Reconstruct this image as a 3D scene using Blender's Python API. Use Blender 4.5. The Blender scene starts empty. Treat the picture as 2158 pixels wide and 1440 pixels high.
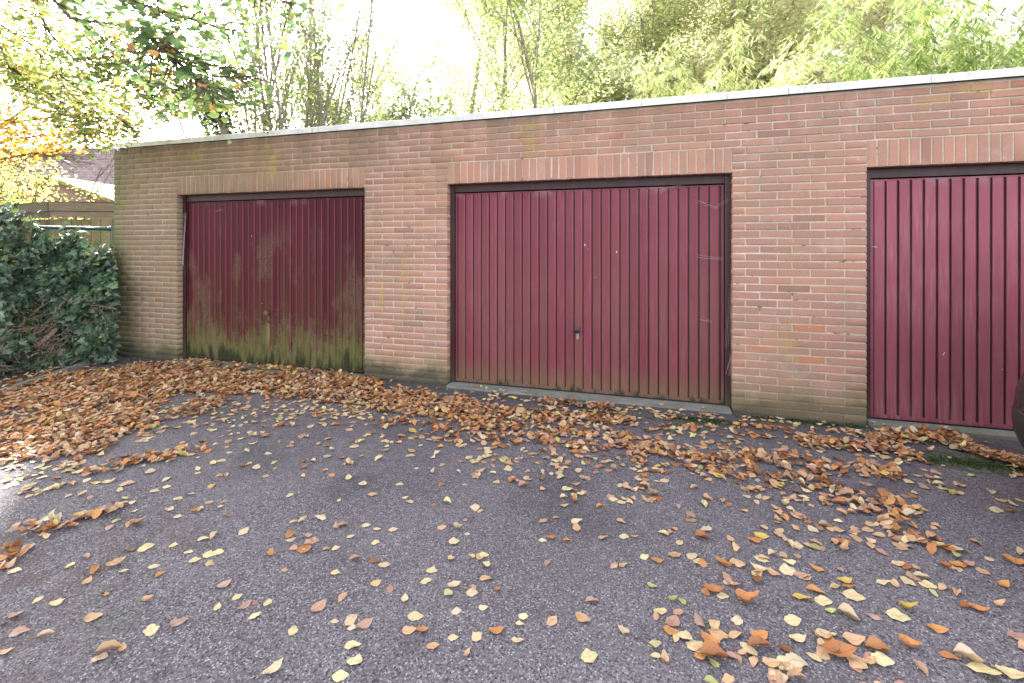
import bpy, math, random
import numpy as np
from mathutils import Vector

S = bpy.context.scene
rng = np.random.default_rng(7)
random.seed(7)

# ------------------------------------------------------------------ camera
TH = math.radians(16.486)          # camera turned to the left of the wall's normal
CD = 4.1007                        # distance from the wall's face
CH = 1.32                          # lens height
FPX = 1000.0
st, ct = math.sin(TH), math.cos(TH)
cd_ = bpy.data.cameras.new("camera"); cam = bpy.data.objects.new("camera", cd_)
S.collection.objects.link(cam)
cam.location = (0, -CD, CH)
cam.rotation_euler = (math.radians(90), 0, TH)
cd_.sensor_fit = 'HORIZONTAL'; cd_.sensor_width = 36.0
cd_.lens = FPX / 2158 * 36.0
cd_.shift_x = 0.0; cd_.shift_y = -202 / 2158
cd_.clip_start = 0.05; cd_.clip_end = 2000
S.camera = cam

# ------------------------------------------------------------------ light
SUN_ELEV, SUN_AZ = 25.0, -50.0     # azimuth measured from +Y, negative is to the left
w = bpy.data.worlds.new("World"); S.world = w; w.use_nodes = True
nt = w.node_tree; nt.nodes.clear()
out = nt.nodes.new('ShaderNodeOutputWorld'); bg = nt.nodes.new('ShaderNodeBackground')
sky = nt.nodes.new('ShaderNodeTexSky'); sky.sky_type = 'NISHITA'; sky.sun_disc = False
sky.sun_elevation = math.radians(SUN_ELEV); sky.sun_rotation = math.radians(SUN_AZ)
sky.dust_density = 4.0; sky.air_density = 1.0; sky.ozone_density = 1.0
hs = nt.nodes.new('ShaderNodeHueSaturation'); hs.inputs['Saturation'].default_value = 0.30
hs.inputs['Value'].default_value = 1.0
nt.links.new(sky.outputs[0], hs.inputs['Color']); nt.links.new(hs.outputs[0], bg.inputs['Color'])
bg.inputs['Strength'].default_value = 0.15
nt.links.new(bg.outputs[0], out.inputs['Surface'])
sd = bpy.data.lights.new("sun", 'SUN'); sun = bpy.data.objects.new("sun", sd); S.collection.objects.link(sun)
sd.energy = 3.4; sd.angle = math.radians(2.5); sd.color = (1.0, 0.94, 0.84)
az, el = math.radians(SUN_AZ), math.radians(SUN_ELEV)
tosun = Vector((math.sin(az) * math.cos(el), math.cos(az) * math.cos(el), math.sin(el)))
sun.rotation_euler = tosun.to_track_quat('Z', 'Y').to_euler()
S.view_settings.view_transform = 'Standard'; S.view_settings.look = 'None'
S.view_settings.exposure = 2.88; S.view_settings.gamma = 1.0; S.view_settings.use_curve_mapping = False
S.render.engine = 'CYCLES'
S.cycles.max_bounces = 6; S.cycles.diffuse_bounces = 3; S.cycles.glossy_bounces = 2
S.cycles.transmission_bounces = 3; S.cycles.transparent_max_bounces = 4
S.cycles.use_denoising = True
try: S.cycles.use_fast_gi = False
except Exception: pass

# ------------------------------------------------------------------ measuring helpers (photograph -> metres)
def wall_x(px, y=0.0):
    a = (px - 1079) / FPX
    return (CD + y) * math.tan(math.atan(a) - TH)
def ground(px, py, h=0.0):
    z = (CH - h) * FPX / (py - 518); xx = z * (px - 1079) / FPX
    return (-st * z + ct * xx, -CD + ct * z + st * xx)
def at(px, py, z):
    xx = z * (px - 1079) / FPX
    return np.array((-st * z + ct * xx, -CD + ct * z + st * xx, CH - z * (py - 518) / FPX))
def proj(P):
    P = np.atleast_2d(P); X = P[:, 0]; Y = P[:, 1] + CD
    z = -st * X + ct * Y; xx = ct * X + st * Y
    zz = np.where(np.abs(z) < 1e-6, 1e-6, z)
    return 1079 + FPX * xx / zz, 518 - FPX * (P[:, 2] - CH) / zz, z

# ------------------------------------------------------------------ object helpers
COL = S.collection
def thing(name, label, cat, loc=(0, 0, 0), group=None, rotz=0):
    o = bpy.data.objects.new(name, None); COL.objects.link(o); o.location = loc; o.rotation_euler = (0, 0, rotz)
    o.empty_display_size = 0.1
    o['label'] = label; o['category'] = cat
    if group: o['group'] = group
    return o
def tag(o, label, cat, group=None):
    o['label'] = label; o['category'] = cat
    if group: o['group'] = group
    return o
def obj(name, me, mat=None, parent=None, kind=None, label=None):
    o = bpy.data.objects.new(name, me); COL.objects.link(o)
    if mat and not me.materials: me.materials.append(mat)
    if parent is not None:
        o.parent = parent
        o.matrix_parent_inverse = pinv(parent)
    if kind: o['kind'] = kind
    if label: o['label'] = label
    return o
def pinv(p):
    from mathutils import Matrix
    def mw(q):
        m = Matrix.LocRotScale(q.location, q.rotation_euler, q.scale)
        return mw(q.parent) @ q.matrix_parent_inverse @ m if q.parent else m
    return mw(p).inverted()
def mesh(name, V, F, tint=None, smooth=False, uv=None, extra=None):
    """V (n,3) array, F list of equal-length index arrays or a 2-D array"""
    V = np.asarray(V, dtype=np.float32)
    me = bpy.data.meshes.new(name)
    if isinstance(F, np.ndarray):
        n, k = F.shape
        me.vertices.add(len(V)); me.vertices.foreach_set('co', V.ravel())
        me.loops.add(n * k); me.loops.foreach_set('vertex_index', F.astype(np.int32).ravel())
        me.polygons.add(n); me.polygons.foreach_set('loop_start', np.arange(0, n * k, k, dtype=np.int32))
        me.polygons.foreach_set('loop_total', np.full(n, k, dtype=np.int32))
        me.update(calc_edges=True)
    else:
        me.from_pydata([tuple(v) for v in V.tolist()], [], [tuple(f) for f in F]); me.update()
    if tint is not None:
        t = np.asarray(tint, dtype=np.float32)
        if t.ndim == 1: t = np.tile(t, (len(V), 1))
        if t.shape[1] == 3: t = np.hstack([t, np.ones((len(t), 1), np.float32)])
        a = me.attributes.new('tint', 'FLOAT_COLOR', 'POINT'); a.data.foreach_set('color', np.ascontiguousarray(t, dtype=np.float32).ravel())
    if uv is not None:
        a = me.attributes.new('luv', 'FLOAT_VECTOR', 'POINT')
        u3 = np.hstack([uv, np.zeros((len(uv), 1))]) if uv.shape[1] == 2 else uv
        a.data.foreach_set('vector', np.ascontiguousarray(u3, dtype=np.float32).ravel())
    if smooth: me.polygons.foreach_set('use_smooth', np.ones(len(me.polygons), dtype=bool))
    return me
class MB:
    def __init__(s): s.V = []; s.F = []
    def add(s, V, F):
        b = len(s.V); s.V += [tuple(map(float, v)) for v in V]; s.F += [tuple(i + b for i in f) for f in F]; return s
    def box(s, x0, x1, y0, y1, z0, z1, rot=0, c=None):
        V = [(x, y, z) for z in (z0, z1) for y in (y0, y1) for x in (x0, x1)]
        if rot:
            cx, cy = c if c else ((x0 + x1) / 2, (y0 + y1) / 2); a, b = math.cos(rot), math.sin(rot)
            V = [(cx + (x - cx) * a - (y - cy) * b, cy + (x - cx) * b + (y - cy) * a, z) for x, y, z in V]
        return s.add(V, [(0, 2, 3, 1), (4, 5, 7, 6), (0, 1, 5, 4), (2, 6, 7, 3), (0, 4, 6, 2), (1, 3, 7, 5)])
    def obox(s, p, ax, ay, az):
        """box from corner p with three edge vectors"""
        p, ax, ay, az = map(np.asarray, (p, ax, ay, az))
        V = [p, p + ax, p + ay, p + ax + ay, p + az, p + az + ax, p + az + ay, p + az + ax + ay]
        return s.add(V, [(0, 2, 3, 1), (4, 5, 7, 6), (0, 1, 5, 4), (2, 6, 7, 3), (0, 4, 6, 2), (1, 3, 7, 5)])
    def tube(s, pts, rad, n=8, cap=True):
        pts = [np.asarray(p, float) for p in pts]; m = len(pts)
        rad = [rad] * m if np.isscalar(rad) else rad
        rings = []; base = len(s.V)
        for i, p in enumerate(pts):
            d = pts[min(i + 1, m - 1)] - pts[max(i - 1, 0)]; d = d / (np.linalg.norm(d) + 1e-9)
            u = np.cross(d, (0, 0, 1.0)) if abs(d[2]) < .95 else np.cross(d, (1.0, 0, 0)); u /= np.linalg.norm(u); v = np.cross(d, u)
            for k in range(n):
                a = 2 * math.pi * k / n; q = p + rad[i] * (math.cos(a) * u + math.sin(a) * v); s.V.append(tuple(q.tolist()))
        for i in range(m - 1):
            for k in range(n):
                a = base + i * n + k; b = base + i * n + (k + 1) % n
                s.F.append((a, b, b + n, a + n))
        if cap:
            s.F.append(tuple(base + k for k in range(n))[::-1]); s.F.append(tuple(base + (m - 1) * n + k for k in range(n)))
        return s
    def lathe(s, prof, c, axis='y', n=20):
        base = len(s.V)
        for (r, h) in prof:
            for k in range(n):
                a = 2 * math.pi * k / n; u, v = r * math.cos(a), r * math.sin(a)
                if axis == 'y': q = (c[0] + u, c[1] + h, c[2] + v)
                elif axis == 'z': q = (c[0] + u, c[1] + v, c[2] + h)
                else: q = (c[0] + h, c[1] + u, c[2] + v)
                s.V.append(q)
        for i in range(len(prof) - 1):
            for k in range(n):
                a = base + i * n + k; b = base + i * n + (k + 1) % n
                s.F.append((a, b, b + n, a + n))
        s.F.append(tuple(base + k for k in range(n))[::-1]); s.F.append(tuple(base + (len(prof) - 1) * n + k for k in range(n)))
        return s
    def build(s, name, mat, parent=None, kind=None, smooth=False, label=None, tint=None):
        me = bpy.data.meshes.new(name); me.from_pydata(s.V, [], s.F); me.update()
        if smooth: me.polygons.foreach_set('use_smooth', np.ones(len(me.polygons), dtype=bool))
        if tint is not None:
            a = me.attributes.new('tint', 'FLOAT_COLOR', 'POINT')
            a.data.foreach_set('color', np.tile(np.array([*tint, 1.0], np.float32), (len(s.V), 1)).ravel())
        return obj(name, me, mat, parent, kind, label)

# ------------------------------------------------------------------ material helpers
class NT:
    def __init__(s, name):
        s.m = bpy.data.materials.new(name); s.m.use_nodes = True; s.t = s.m.node_tree; s.t.nodes.clear()
        s.out = s.t.nodes.new('ShaderNodeOutputMaterial')
        s.pos = s.t.nodes.new('ShaderNodeNewGeometry').outputs['Position']
        sp = s.t.nodes.new('ShaderNodeSeparateXYZ'); s.t.links.new(s.pos, sp.inputs[0]); s.x, s.y, s.z = sp.outputs
    def link(s, a, b): s.t.links.new(a, b)
    def put(s, v, sock):
        if hasattr(v, 'is_output') or isinstance(v, bpy.types.NodeSocket): s.link(v, sock)
        elif isinstance(v, (tuple, list)): sock.default_value = (*v, 1.0) if len(v) == 3 and sock.type == 'RGBA' else v
        else: sock.default_value = v
    def noise(s, scale, detail=3, rough=.55, vec=None, stretch=None, dist=0.0, seed=0.0):
        n = s.t.nodes.new('ShaderNodeTexNoise'); n.inputs['Scale'].default_value = scale; n.inputs['Detail'].default_value = detail
        n.inputs['Roughness'].default_value = rough; n.inputs['Distortion'].default_value = dist
        v = vec if vec is not None else s.pos
        if stretch or seed:
            mp = s.t.nodes.new('ShaderNodeMapping'); mp.inputs['Scale'].default_value = stretch or (1, 1, 1)
            mp.inputs['Location'].default_value = (seed, seed * .7, seed * 1.3); s.link(v, mp.inputs[0]); v = mp.outputs[0]
        s.link(v, n.inputs['Vector']); return n.outputs['Fac']
    def voro(s, scale, feature='F1', out='Distance', rnd=1.0, stretch=None):
        n = s.t.nodes.new('ShaderNodeTexVoronoi'); n.inputs['Scale'].default_value = scale; n.feature = feature
        n.inputs['Randomness'].default_value = rnd
        v = s.pos
        if stretch:
            mp = s.t.nodes.new('ShaderNodeMapping'); mp.inputs['Scale'].default_value = stretch; s.link(v, mp.inputs[0]); v = mp.outputs[0]
        s.link(v, n.inputs['Vector']); return n.outputs[out]
    def rng(s, v, a, b, c=0.0, d=1.0, smooth=True):
        n = s.t.nodes.new('ShaderNodeMapRange'); n.interpolation_type = 'SMOOTHSTEP' if smooth else 'LINEAR'; n.clamp = True
        s.put(v, n.inputs['Value'])
        n.inputs['From Min'].default_value = a; n.inputs['From Max'].default_value = b
        n.inputs['To Min'].default_value = c; n.inputs['To Max'].default_value = d
        return n.outputs['Result']
    def math(s, op, a, b=0.0, clamp=False):
        n = s.t.nodes.new('ShaderNodeMath'); n.operation = op; n.use_clamp = clamp; s.put(a, n.inputs[0]); s.put(b, n.inputs[1]); return n.outputs[0]
    def mul(s, *a):
        r = a[0]
        for b in a[1:]: r = s.math('MULTIPLY', r, b)
        return r
    def mix(s, f, a, b, mode='MIX'):
        n = s.t.nodes.new('ShaderNodeMix'); n.data_type = 'RGBA'; n.blend_type = mode
        s.put(f, n.inputs['Factor']); s.put(a, n.inputs['A']); s.put(b, n.inputs['B'])
        return n.outputs['Result']
    def attr(s, name, out='Color'):
        n = s.t.nodes.new('ShaderNodeAttribute'); n.attribute_name = name; return n.outputs[out]
    def blob(s, cx, cz, rx, rz, axis2=None):
        """soft ellipse in the wall plane, 1 inside, ragged by noise"""
        a = s.math('DIVIDE', s.math('SUBTRACT', s.x, cx), rx); b = s.math('DIVIDE', s.math('SUBTRACT', axis2 if axis2 is not None else s.z, cz), rz)
        d = s.math('ADD', s.math('MULTIPLY', a, a), s.math('MULTIPLY', b, b))
        return s.rng(d, 1.0, 0.0)
    def bump(s, h, strength=.5, dist=.01, nrm=None):
        n = s.t.nodes.new('ShaderNodeBump'); n.inputs['Strength'].default_value = strength; n.inputs['Distance'].default_value = dist
        s.link(h, n.inputs['Height'])
        if nrm is not None: s.link(nrm, n.inputs['Normal'])
        return n.outputs[0]
    def bsdf(s, col, rough=.8, normal=None, spec=.5, metal=0.0, coat=0.0, trans=None, trans_fac=0.0):
        p = s.t.nodes.new('ShaderNodeBsdfPrincipled'); s.put(col, p.inputs['Base Color']); s.put(rough, p.inputs['Roughness'])
        s.put(spec, p.inputs['Specular IOR Level']); p.inputs['Metallic'].default_value = metal; p.inputs['Coat Weight'].default_value = coat
        if normal is not None: s.link(normal, p.inputs['Normal'])
        o = p.outputs[0]
        if trans_fac:
            t = s.t.nodes.new('ShaderNodeBsdfTranslucent'); s.put(trans if trans is not None else col, t.inputs['Color'])
            m = s.t.nodes.new('ShaderNodeMixShader'); m.inputs[0].default_value = trans_fac; s.link(o, m.inputs[1]); s.link(t.outputs[0], m.inputs[2]); o = m.outputs[0]
        s.link(o, s.out.inputs['Surface']); return s.m

def wall_dirt(n, col, mortar=False):
    """algae, lichen, soot and bloom lying on the garage wall, shared by its bricks and its mortar"""
    big = n.noise(1.1, 3, seed=3.1); mid = n.noise(4.5, 4, seed=5.0); fine = n.noise(38, 3); run = n.noise(3.0, 3, stretch=(2.2, 1, .35), seed=9)
    col = n.mix(n.math('MULTIPLY', n.mul(n.rng(n.noise(1.9, 5, rough=.65, seed=61), .42, .66), n.rng(fine, .3, .6, .5, 1)), .42), col, (.27, .205, .15))
    col = n.mix(n.mul(n.rng(n.noise(2.6, 5, rough=.7, seed=71), .55, .70), .30), col, (.52, .42, .37))
    # olive film that covers the shaded left end
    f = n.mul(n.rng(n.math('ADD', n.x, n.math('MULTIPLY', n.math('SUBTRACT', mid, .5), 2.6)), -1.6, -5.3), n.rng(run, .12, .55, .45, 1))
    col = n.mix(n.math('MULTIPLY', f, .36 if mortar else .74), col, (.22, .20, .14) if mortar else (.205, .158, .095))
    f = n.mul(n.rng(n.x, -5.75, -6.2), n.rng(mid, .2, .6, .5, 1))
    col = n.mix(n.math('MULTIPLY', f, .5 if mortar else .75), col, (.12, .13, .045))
    # grey-brown grime running down from the coping
    f = n.mul(n.rng(n.z, 1.95, 2.5), n.rng(run, .35, .62), n.rng(n.x, 1.2, -1.2, .45, 1))
    col = n.mix(n.math('MULTIPLY', f, .62), col, (.19, .14, .095))
    # green foot
    hz = n.math('ADD', n.z, n.math('MULTIPLY', n.math('SUBTRACT', mid, .5), .34))
    col = n.mix(n.math('MULTIPLY', n.rng(hz, .38, .10), .60), col, (.17, .155, .062))
    col = n.mix(n.math('MULTIPLY', n.rng(hz, .20, .06), n.rng(n.x, 1.6, .2, .35, .9)), col, (.058, .055, .034))
    # yellow lichen
    lich = None
    for (cx, cz, rx, rz) in ((wall_x(570), 2.26, .16, .20), (wall_x(572), 2.12, .08, .12), (wall_x(1108), 2.33, .16, .12), (wall_x(1122), 2.2, .07, .12), (wall_x(1640), .56, .06, .09), (wall_x(1665), .5, .05, .22),
                             (wall_x(2065), 2.42, .17, .07), (wall_x(1965), 2.38, .16, .08), (wall_x(850), .95, .06, .35), (wall_x(412), 2.34, .13, .1), (wall_x(805), .8, .035, .2)):
        b = n.mul(n.blob(cx, cz, rx * 1.25, rz * 1.15), n.rng(n.noise(16, 3, seed=cx), .40, .62), n.rng(n.noise(75, 4, rough=.7, seed=cx), .38, .56, .35, 1))
        lich = b if lich is None else n.math('MAXIMUM', lich, b)
    col = n.mix(n.math('MULTIPLY', lich, .72), col, (.40, .28, .06))
    # lime bloom in pale specks and smears
    f = n.mul(n.rng(fine, .60, .74), n.rng(n.noise(2.2, 2, seed=14), .42, .62), n.rng(n.x, -3.6, -.8, .15, 1))
    col = n.mix(n.math('MULTIPLY', f, .5), col, (.62, .57, .52))
    f = n.mul(n.rng(n.noise(70, 2, seed=2), .70, .76), n.rng(n.z, .3, 1.2, .2, 1))
    col = n.mix(n.math('MULTIPLY', f, .6), col, (.10, .085, .07))
    return col

def make_materials():
    M = {}
    n = NT('brick'); t = n.attr('tint')
    t = n.mix(.16, t, (.37, .235, .175)); c = n.mix(n.rng(n.noise(55, 3), .3, .75, 0, .35), t, n.mix(1.0, t, (1.25, 1.15, 1.1), 'MULTIPLY'))
    c = n.mix(n.rng(n.noise(9, 3, seed=21), .5, .8, 0, .38), c, (.30, .165, .12))
    e = n.mul(n.attr('luv', 'Fac'), n.rng(n.noise(24, 3, seed=4), .47, .62))
    c = n.mix(n.math('MULTIPLY', e, .0), c, (.55, .47, .38))
    c = wall_dirt(n, c)
    M['brick'] = n.bsdf(c, n.rng(n.noise(30), .2, .8, .75, .95), n.bump(n.noise(160, 4), .5, .004))
    n = NT('mortar')
    c = n.mix(n.rng(n.noise(1.4, 2, seed=8), .40, .60), (.56, .48, .34), (.60, .56, .51))
    c = n.mix(n.rng(n.noise(45, 3), .35, .75, 0, .5), c, (.36, .31, .22))
    c = n.mix(n.rng(n.noise(13, 3, seed=31), .64, .70, 0, .9), c, (.09, .075, .06))
    c = wall_dirt(n, c, True)
    M['mortar'] = n.bsdf(c, .95, n.bump(n.noise(120, 4), .7, .006))
    n = NT('concrete_coping')
    c = n.mix(n.rng(n.noise(8, 4), .35, .75), (.80, .785, .785), (.68, .665, .66)); c = n.mix(n.rng(n.noise(90, 2), .62, .72, 0, .5), c, (.3, .29, .26))
    c = n.mix(n.mul(n.rng(n.noise(2.3, 3, seed=4), .5, .7), n.rng(n.x, 0, -6, .15, .6)), c, (.33, .32, .25))
    c = n.mix(n.mul(n.rng(n.noise(26, 4, stretch=(1, 1, .15), seed=3), .55, .66), n.rng(n.noise(3.1, 3, seed=9), .4, .6), .55), c, (.34, .33, .28)); M['coping'] = n.bsdf(c, .7, n.bump(n.noise(80), .2, .003))
    n = NT('concrete_sill')
    c = n.mix(n.rng(n.noise(7, 4), .35, .7), (.22, .22, .20), (.16, .16, .13)); c = n.mix(n.rng(n.noise(3, 3, seed=6), .5, .65, 0, .8), c, (.15, .155, .09))
    c = n.mix(n.rng(n.noise(60, 3), .58, .7, 0, .6), c, (.10, .10, .085))
    M['sill'] = n.bsdf(c, .9, n.bump(n.noise(60, 4), .6, .006))
    n = NT('roof_felt'); M['felt'] = n.bsdf(n.mix(n.noise(5), (.05, .05, .05), (.08, .08, .07)), .9)
    # garage door paint, three states of wear; base tones also carry the light across the doors
    for key, base, algae, brown, chalk, seed in (('door_left', (.062, .0078, .015), 1.0, .80, .02, 1.0), ('door_mid', (.178, .034, .050), .22, .62, .16, 40.0), ('door_right', (.270, .064, .092), .0, .42, .38, 80.0)):
        n = NT(key); t = n.attr('tint')
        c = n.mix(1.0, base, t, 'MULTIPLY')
        streak = n.noise(9, 4, stretch=(7, 1, .5), seed=seed); cloud = n.noise(2.2, 4, seed=seed + 3)
        c = n.mix(n.mul(n.rng(streak, .35, .7), n.rng(cloud, .3, .7), chalk), c, (.42, .20, .235))
        # brown-green film, slat by slat
        f = n.mul(n.rng(n.math('ADD', n.z, n.math('MULTIPLY', n.math('SUBTRACT', streak, .5), 1.1)), 1.75, .55), n.rng(n.attr('luv', 'Fac'), .05, 1, .1, 1), brown)
        c = n.mix(n.math('MULTIPLY', f, n.rng(n.noise(110, 4, rough=.75, seed=seed), .42, .56, .08, 1)), c, (.092, .050, .026) if algae > .5 else (.150, .085, .055))
        if algae:
            h = n.math('ADD', n.z, n.math('MULTIPLY', n.math('SUBTRACT', n.noise(5, 4, stretch=(3, 1, .6), seed=seed + 11), .5), .75 if algae > .5 else .3))
            sp = n.rng(n.noise(95, 3, rough=.65, seed=seed), .36, .56, .25, 1)
            lim = n.rng(n.math('SUBTRACT', n.math('ADD', n.noise(95, 3, rough=.65, seed=seed), n.math('MULTIPLY', n.noise(14, 3, stretch=(3, 1, .7), seed=seed + 2), .5)), n.math('MULTIPLY', h, .62)), .42, .62) if algae > .5 else n.mul(n.rng(h, .30, .05), sp, .75)
            c = n.mix(n.math('MULTIPLY', lim, .9), c, n.mix(n.rng(h, .62, .25), (.10, .080, .040), (.125, .125, .045)) if algae > .5 else (.15, .125, .055))
            if algae > .5:
                c = n.mix(n.mul(n.blob(wall_x(565, .085), .38, .034, .20), n.rng(n.z, .50, .46), n.rng(n.noise(60, 3), .3, .55, .4, .9)), c, (.21, .215, .075))
                pat = n.mul(n.rng(n.noise(3.2, 4, stretch=(1.4, 1, .6), seed=55), .52, .62), n.rng(n.noise(120, 3, seed=9), .42, .56), n.rng(n.z, 1.7, 1.2))
                c = n.mix(n.math('MULTIPLY', pat, .50), c, (.17, .125, .085))
            c = n.mix(n.rng(h, .20 if algae > .5 else .07, .05 if algae > .5 else .0, 0, .85), c, (.020, .022, .013))
        # dusty web bloom under the head rail
        f = n.mul(n.rng(n.z, 1.72, 1.86), n.rng(n.noise(5.5, 3, seed=seed + 7), .52, .66))
        c = n.mix(n.math('MULTIPLY', f, .55), c, (.34, .22, .27))
        c = n.mix(n.rng(n.noise(120, 1, seed=seed), .80, .83, 0, .7), c, (.5, .4, .38))
        M[key] = n.bsdf(c, n.rng(streak, .3, .7, .36, .55), n.bump(n.noise(200, 2), .08, .002), spec=.28 if not algae > .5 else .16)
    n = NT('shaded_frame_paint')
    c = n.mix(n.rng(n.noise(14, 4, stretch=(1, 1, .3)), .45, .7, 0, .6), (.034, .006, .010), (.055, .024, .022))  # maroon darkened to carry the lintel's shade
    c = n.mix(n.rng(n.math('ADD', n.z, n.math('MULTIPLY', n.noise(8, 3), .3)), .5, .12, 0, .6), c, (.075, .065, .035))
    M['frame'] = n.bsdf(c, .5)
    n = NT('black_knob'); M['knob'] = n.bsdf((.018, .018, .026), .35)
    n = NT('worn_steel'); M['steel'] = n.bsdf(n.mix(n.noise(120), (.55, .53, .55), (.3, .27, .25)), .4, metal=.7)
    n = NT('dull_steel'); M['dullsteel'] = n.bsdf(n.mix(n.rng(n.noise(160), .4, .6), (.19, .16, .11), (.09, .07, .05)), .7, metal=.3)
    n = NT('cobweb'); M['web'] = n.bsdf((.62, .56, .6), .9, trans_fac=.4)
    # asphalt
    n = NT('asphalt')
    base = n.mix(n.rng(n.noise(1.3, 3), .35, .65), (.120, .105, .122), (.156, .139, .158))
    st1 = n.voro(185, out='Color'); sep = n.t.nodes.new('ShaderNodeSeparateColor'); n.link(st1, sep.inputs[0])
    c = n.mix(n.rng(sep.outputs[0], .40, .95), base, (.275, .247, .278))
    c = n.mix(n.rng(sep.outputs[1], .925, .95), c, (.42, .40, .43))
    c = n.mix(n.rng(sep.outputs[2], .80, .95, 0, .8), c, (.022, .021, .024))
    gap = n.voro(185, 'DISTANCE_TO_EDGE'); c = n.mix(n.rng(gap, .10, .0, 0, .65), c, (.016, .015, .016))
    bs = n.voro(85, out='Color'); sep2 = n.t.nodes.new('ShaderNodeSeparateColor'); n.link(bs, sep2.inputs[0])
    dd = n.voro(85)
    c = n.mix(n.mul(n.rng(sep2.outputs[0], .93, .95), n.rng(dd, .28, .2), .7), c, (.33, .31, .33))
    c = n.mix(n.mul(n.rng(n.noise(1.7, 4, seed=33), .52, .68), .35), c, (.036, .031, .031))
    c = n.mix(n.mul(n.rng(n.noise(26, 4, seed=17), .60, .70), n.rng(n.noise(1.2, 3, seed=19), .40, .65), .55), c, (.040, .030, .024))
    c = n.mix(n.mul(n.rng(n.noise(7, 5, rough=.7, seed=41), .55, .66), .20), c, (.16, .145, .155))
    # worn pale wheel area, darker ground towards the wall, soil and moss
    c = n.mix(n.mul(n.rng(n.noise(.8, 3, seed=12), .35, .7), .30), c, (.12, .108, .118))
    foot = n.rng(n.math('ADD', n.y, n.math('MULTIPLY', n.noise(3, 3, seed=6), .45)), -.55, .1)
    c = n.mix(n.math('MULTIPLY', foot, .45), c, (.026, .025, .022))
    soil = None; moss = None
    for (px, py, rx, ry) in ((60, 1300, .22, .25), (60, 1420, .22, .1), (300, 1130, .22, .16), (200, 1190, .2, .14), (20, 1220, .3, .15)):
        gx, gy = ground(px, py); b = n.blob(gx, gy, rx * 1.6, ry * 1.6, n.y); soil = b if soil is None else n.math('MAXIMUM', soil, b)
    for (px, py, rx, ry, k) in ((1480, 888, .30, .10, 1), (1690, 893, .45, .07, 1), (2060, 985, .34, .12, 1), (2010, 962, .3, .09, .8), (240, 1310, .14, .12, .25), (200, 1260, .12, .1, .22), (1080, 838, .3, .08, .4), (640, 800, .4, .06, .5)):
        gx, gy = ground(px, py); b = n.math('MULTIPLY', n.blob(gx, gy, rx, ry, n.y), k); moss = b if moss is None else n.math('MAXIMUM', moss, b)
    c = n.mix(n.mul(soil, n.rng(n.noise(9, 4), .42, .62), .38), c, (.075, .048, .036))
    c = n.mix(n.mul(n.rng(moss, .05, .6), n.rng(n.noise(22, 4), .38, .56), .85), c, (.045, .070, .018))
    h = n.math('ADD', n.math('MULTIPLY', gap, 1.0), n.math('MULTIPLY', n.noise(240, 2), .35))
    M['asphalt'] = n.bsdf(c, n.rng(sep.outputs[1], 0, 1, .80, .95), n.bump(h, .9, .006), spec=.25)
    n = NT('soil'); c = n.mix(n.rng(n.noise(9, 5), .35, .7), (.045, .03, .02), (.10, .07, .045)); c = n.mix(n.rng(n.noise(.6, 3), .45, .6), c, (.05, .065, .022))
    M['soil'] = n.bsdf(c, .95, n.bump(n.noise(30, 4), .8, .03))
    n = NT('kerb_concrete'); c = n.mix(n.rng(n.noise(30, 4), .35, .7), (.27, .26, .25), (.14, .14, .12)); M['kerb'] = n.bsdf(c, .9, n.bump(n.noise(60, 4), .8, .008))
    # leaves
    def leaf_mat(name, trans_fac, rough=.5, veins=0.0, spec=.4, boost=1.5):
        n = NT(name); t = n.attr('tint'); oi = n.t.nodes.new('ShaderNodeObjectInfo'); c = n.mix(1.0, t, oi.outputs['Color'], 'MULTIPLY')
        if veins:
            lv = n.attr('luv', 'Vector'); sx = n.t.nodes.new('ShaderNodeSeparateXYZ'); n.link(lv, sx.inputs[0])
            ax = n.math('ABSOLUTE', sx.outputs[0])
            ph = n.math('FRACT', n.math('MULTIPLY', n.math('SUBTRACT', sx.outputs[1], n.math('MULTIPLY', ax, .35)), 9.0))
            v = n.math('MAXIMUM', n.rng(ax, .07, .0), n.mul(n.rng(ph, .16, .0), .6))
            c = n.mix(n.math('MULTIPLY', v, veins), c, n.mix(1.0, c, (.62, .52, .42), 'MULTIPLY'))
            c = n.mix(n.rng(n.noise(45, 3), .52, .72, 0, .45), c, n.mix(1.0, c, (.55, .40, .30), 'MULTIPLY'))
        return n.bsdf(c, rough, spec=spec, trans=n.mix(1.0, c, (boost, boost * .97, boost * .88), 'MULTIPLY') if trans_fac else None, trans_fac=trans_fac)
    M['litter'] = leaf_mat('fallen_leaf', .15, .55, .9, spec=.35, boost=1.1)
    M['beech'] = leaf_mat('beech_leaf', .60, .45, .5, boost=2.2)
    M['foliage'] = leaf_mat('tree_foliage', .60, .5, boost=2.1)
    M['ivy'] = leaf_mat('ivy_leaf', .10, .32, .45, spec=.55)
    def bark(name, a, b, sc=20, st_=(1, 1, .3)):
        n = NT(name); return n.bsdf(n.mix(n.rng(n.noise(sc, 4, stretch=st_), .35, .65), a, b), .9, n.bump(n.noise(sc * 2, 4, stretch=st_), .6, .01))
    M['bark'] = bark('bark', (.19, .16, .125), (.30, .26, .21)); M['bark_pale'] = bark('pale_bark', (.26, .22, .17), (.38, .33, .27))  # tones raised to put haze into the bark
    M['bark_dark'] = bark('dark_bark', (.085, .066, .05), (.15, .12, .095))
    M['vine'] = bark('vine_bark', (.17, .115, .08), (.30, .22, .16), 40)
    n = NT('birch_bark'); c = n.mix(n.rng(n.noise(7, 3, stretch=(1, 1, 3)), .55, .66), (.70, .66, .62), (.12, .10, .09)); M['birch'] = n.bsdf(c, .8)
    n = NT('culm'); M['culm'] = n.bsdf((.20, .22, .07), .5)
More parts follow.
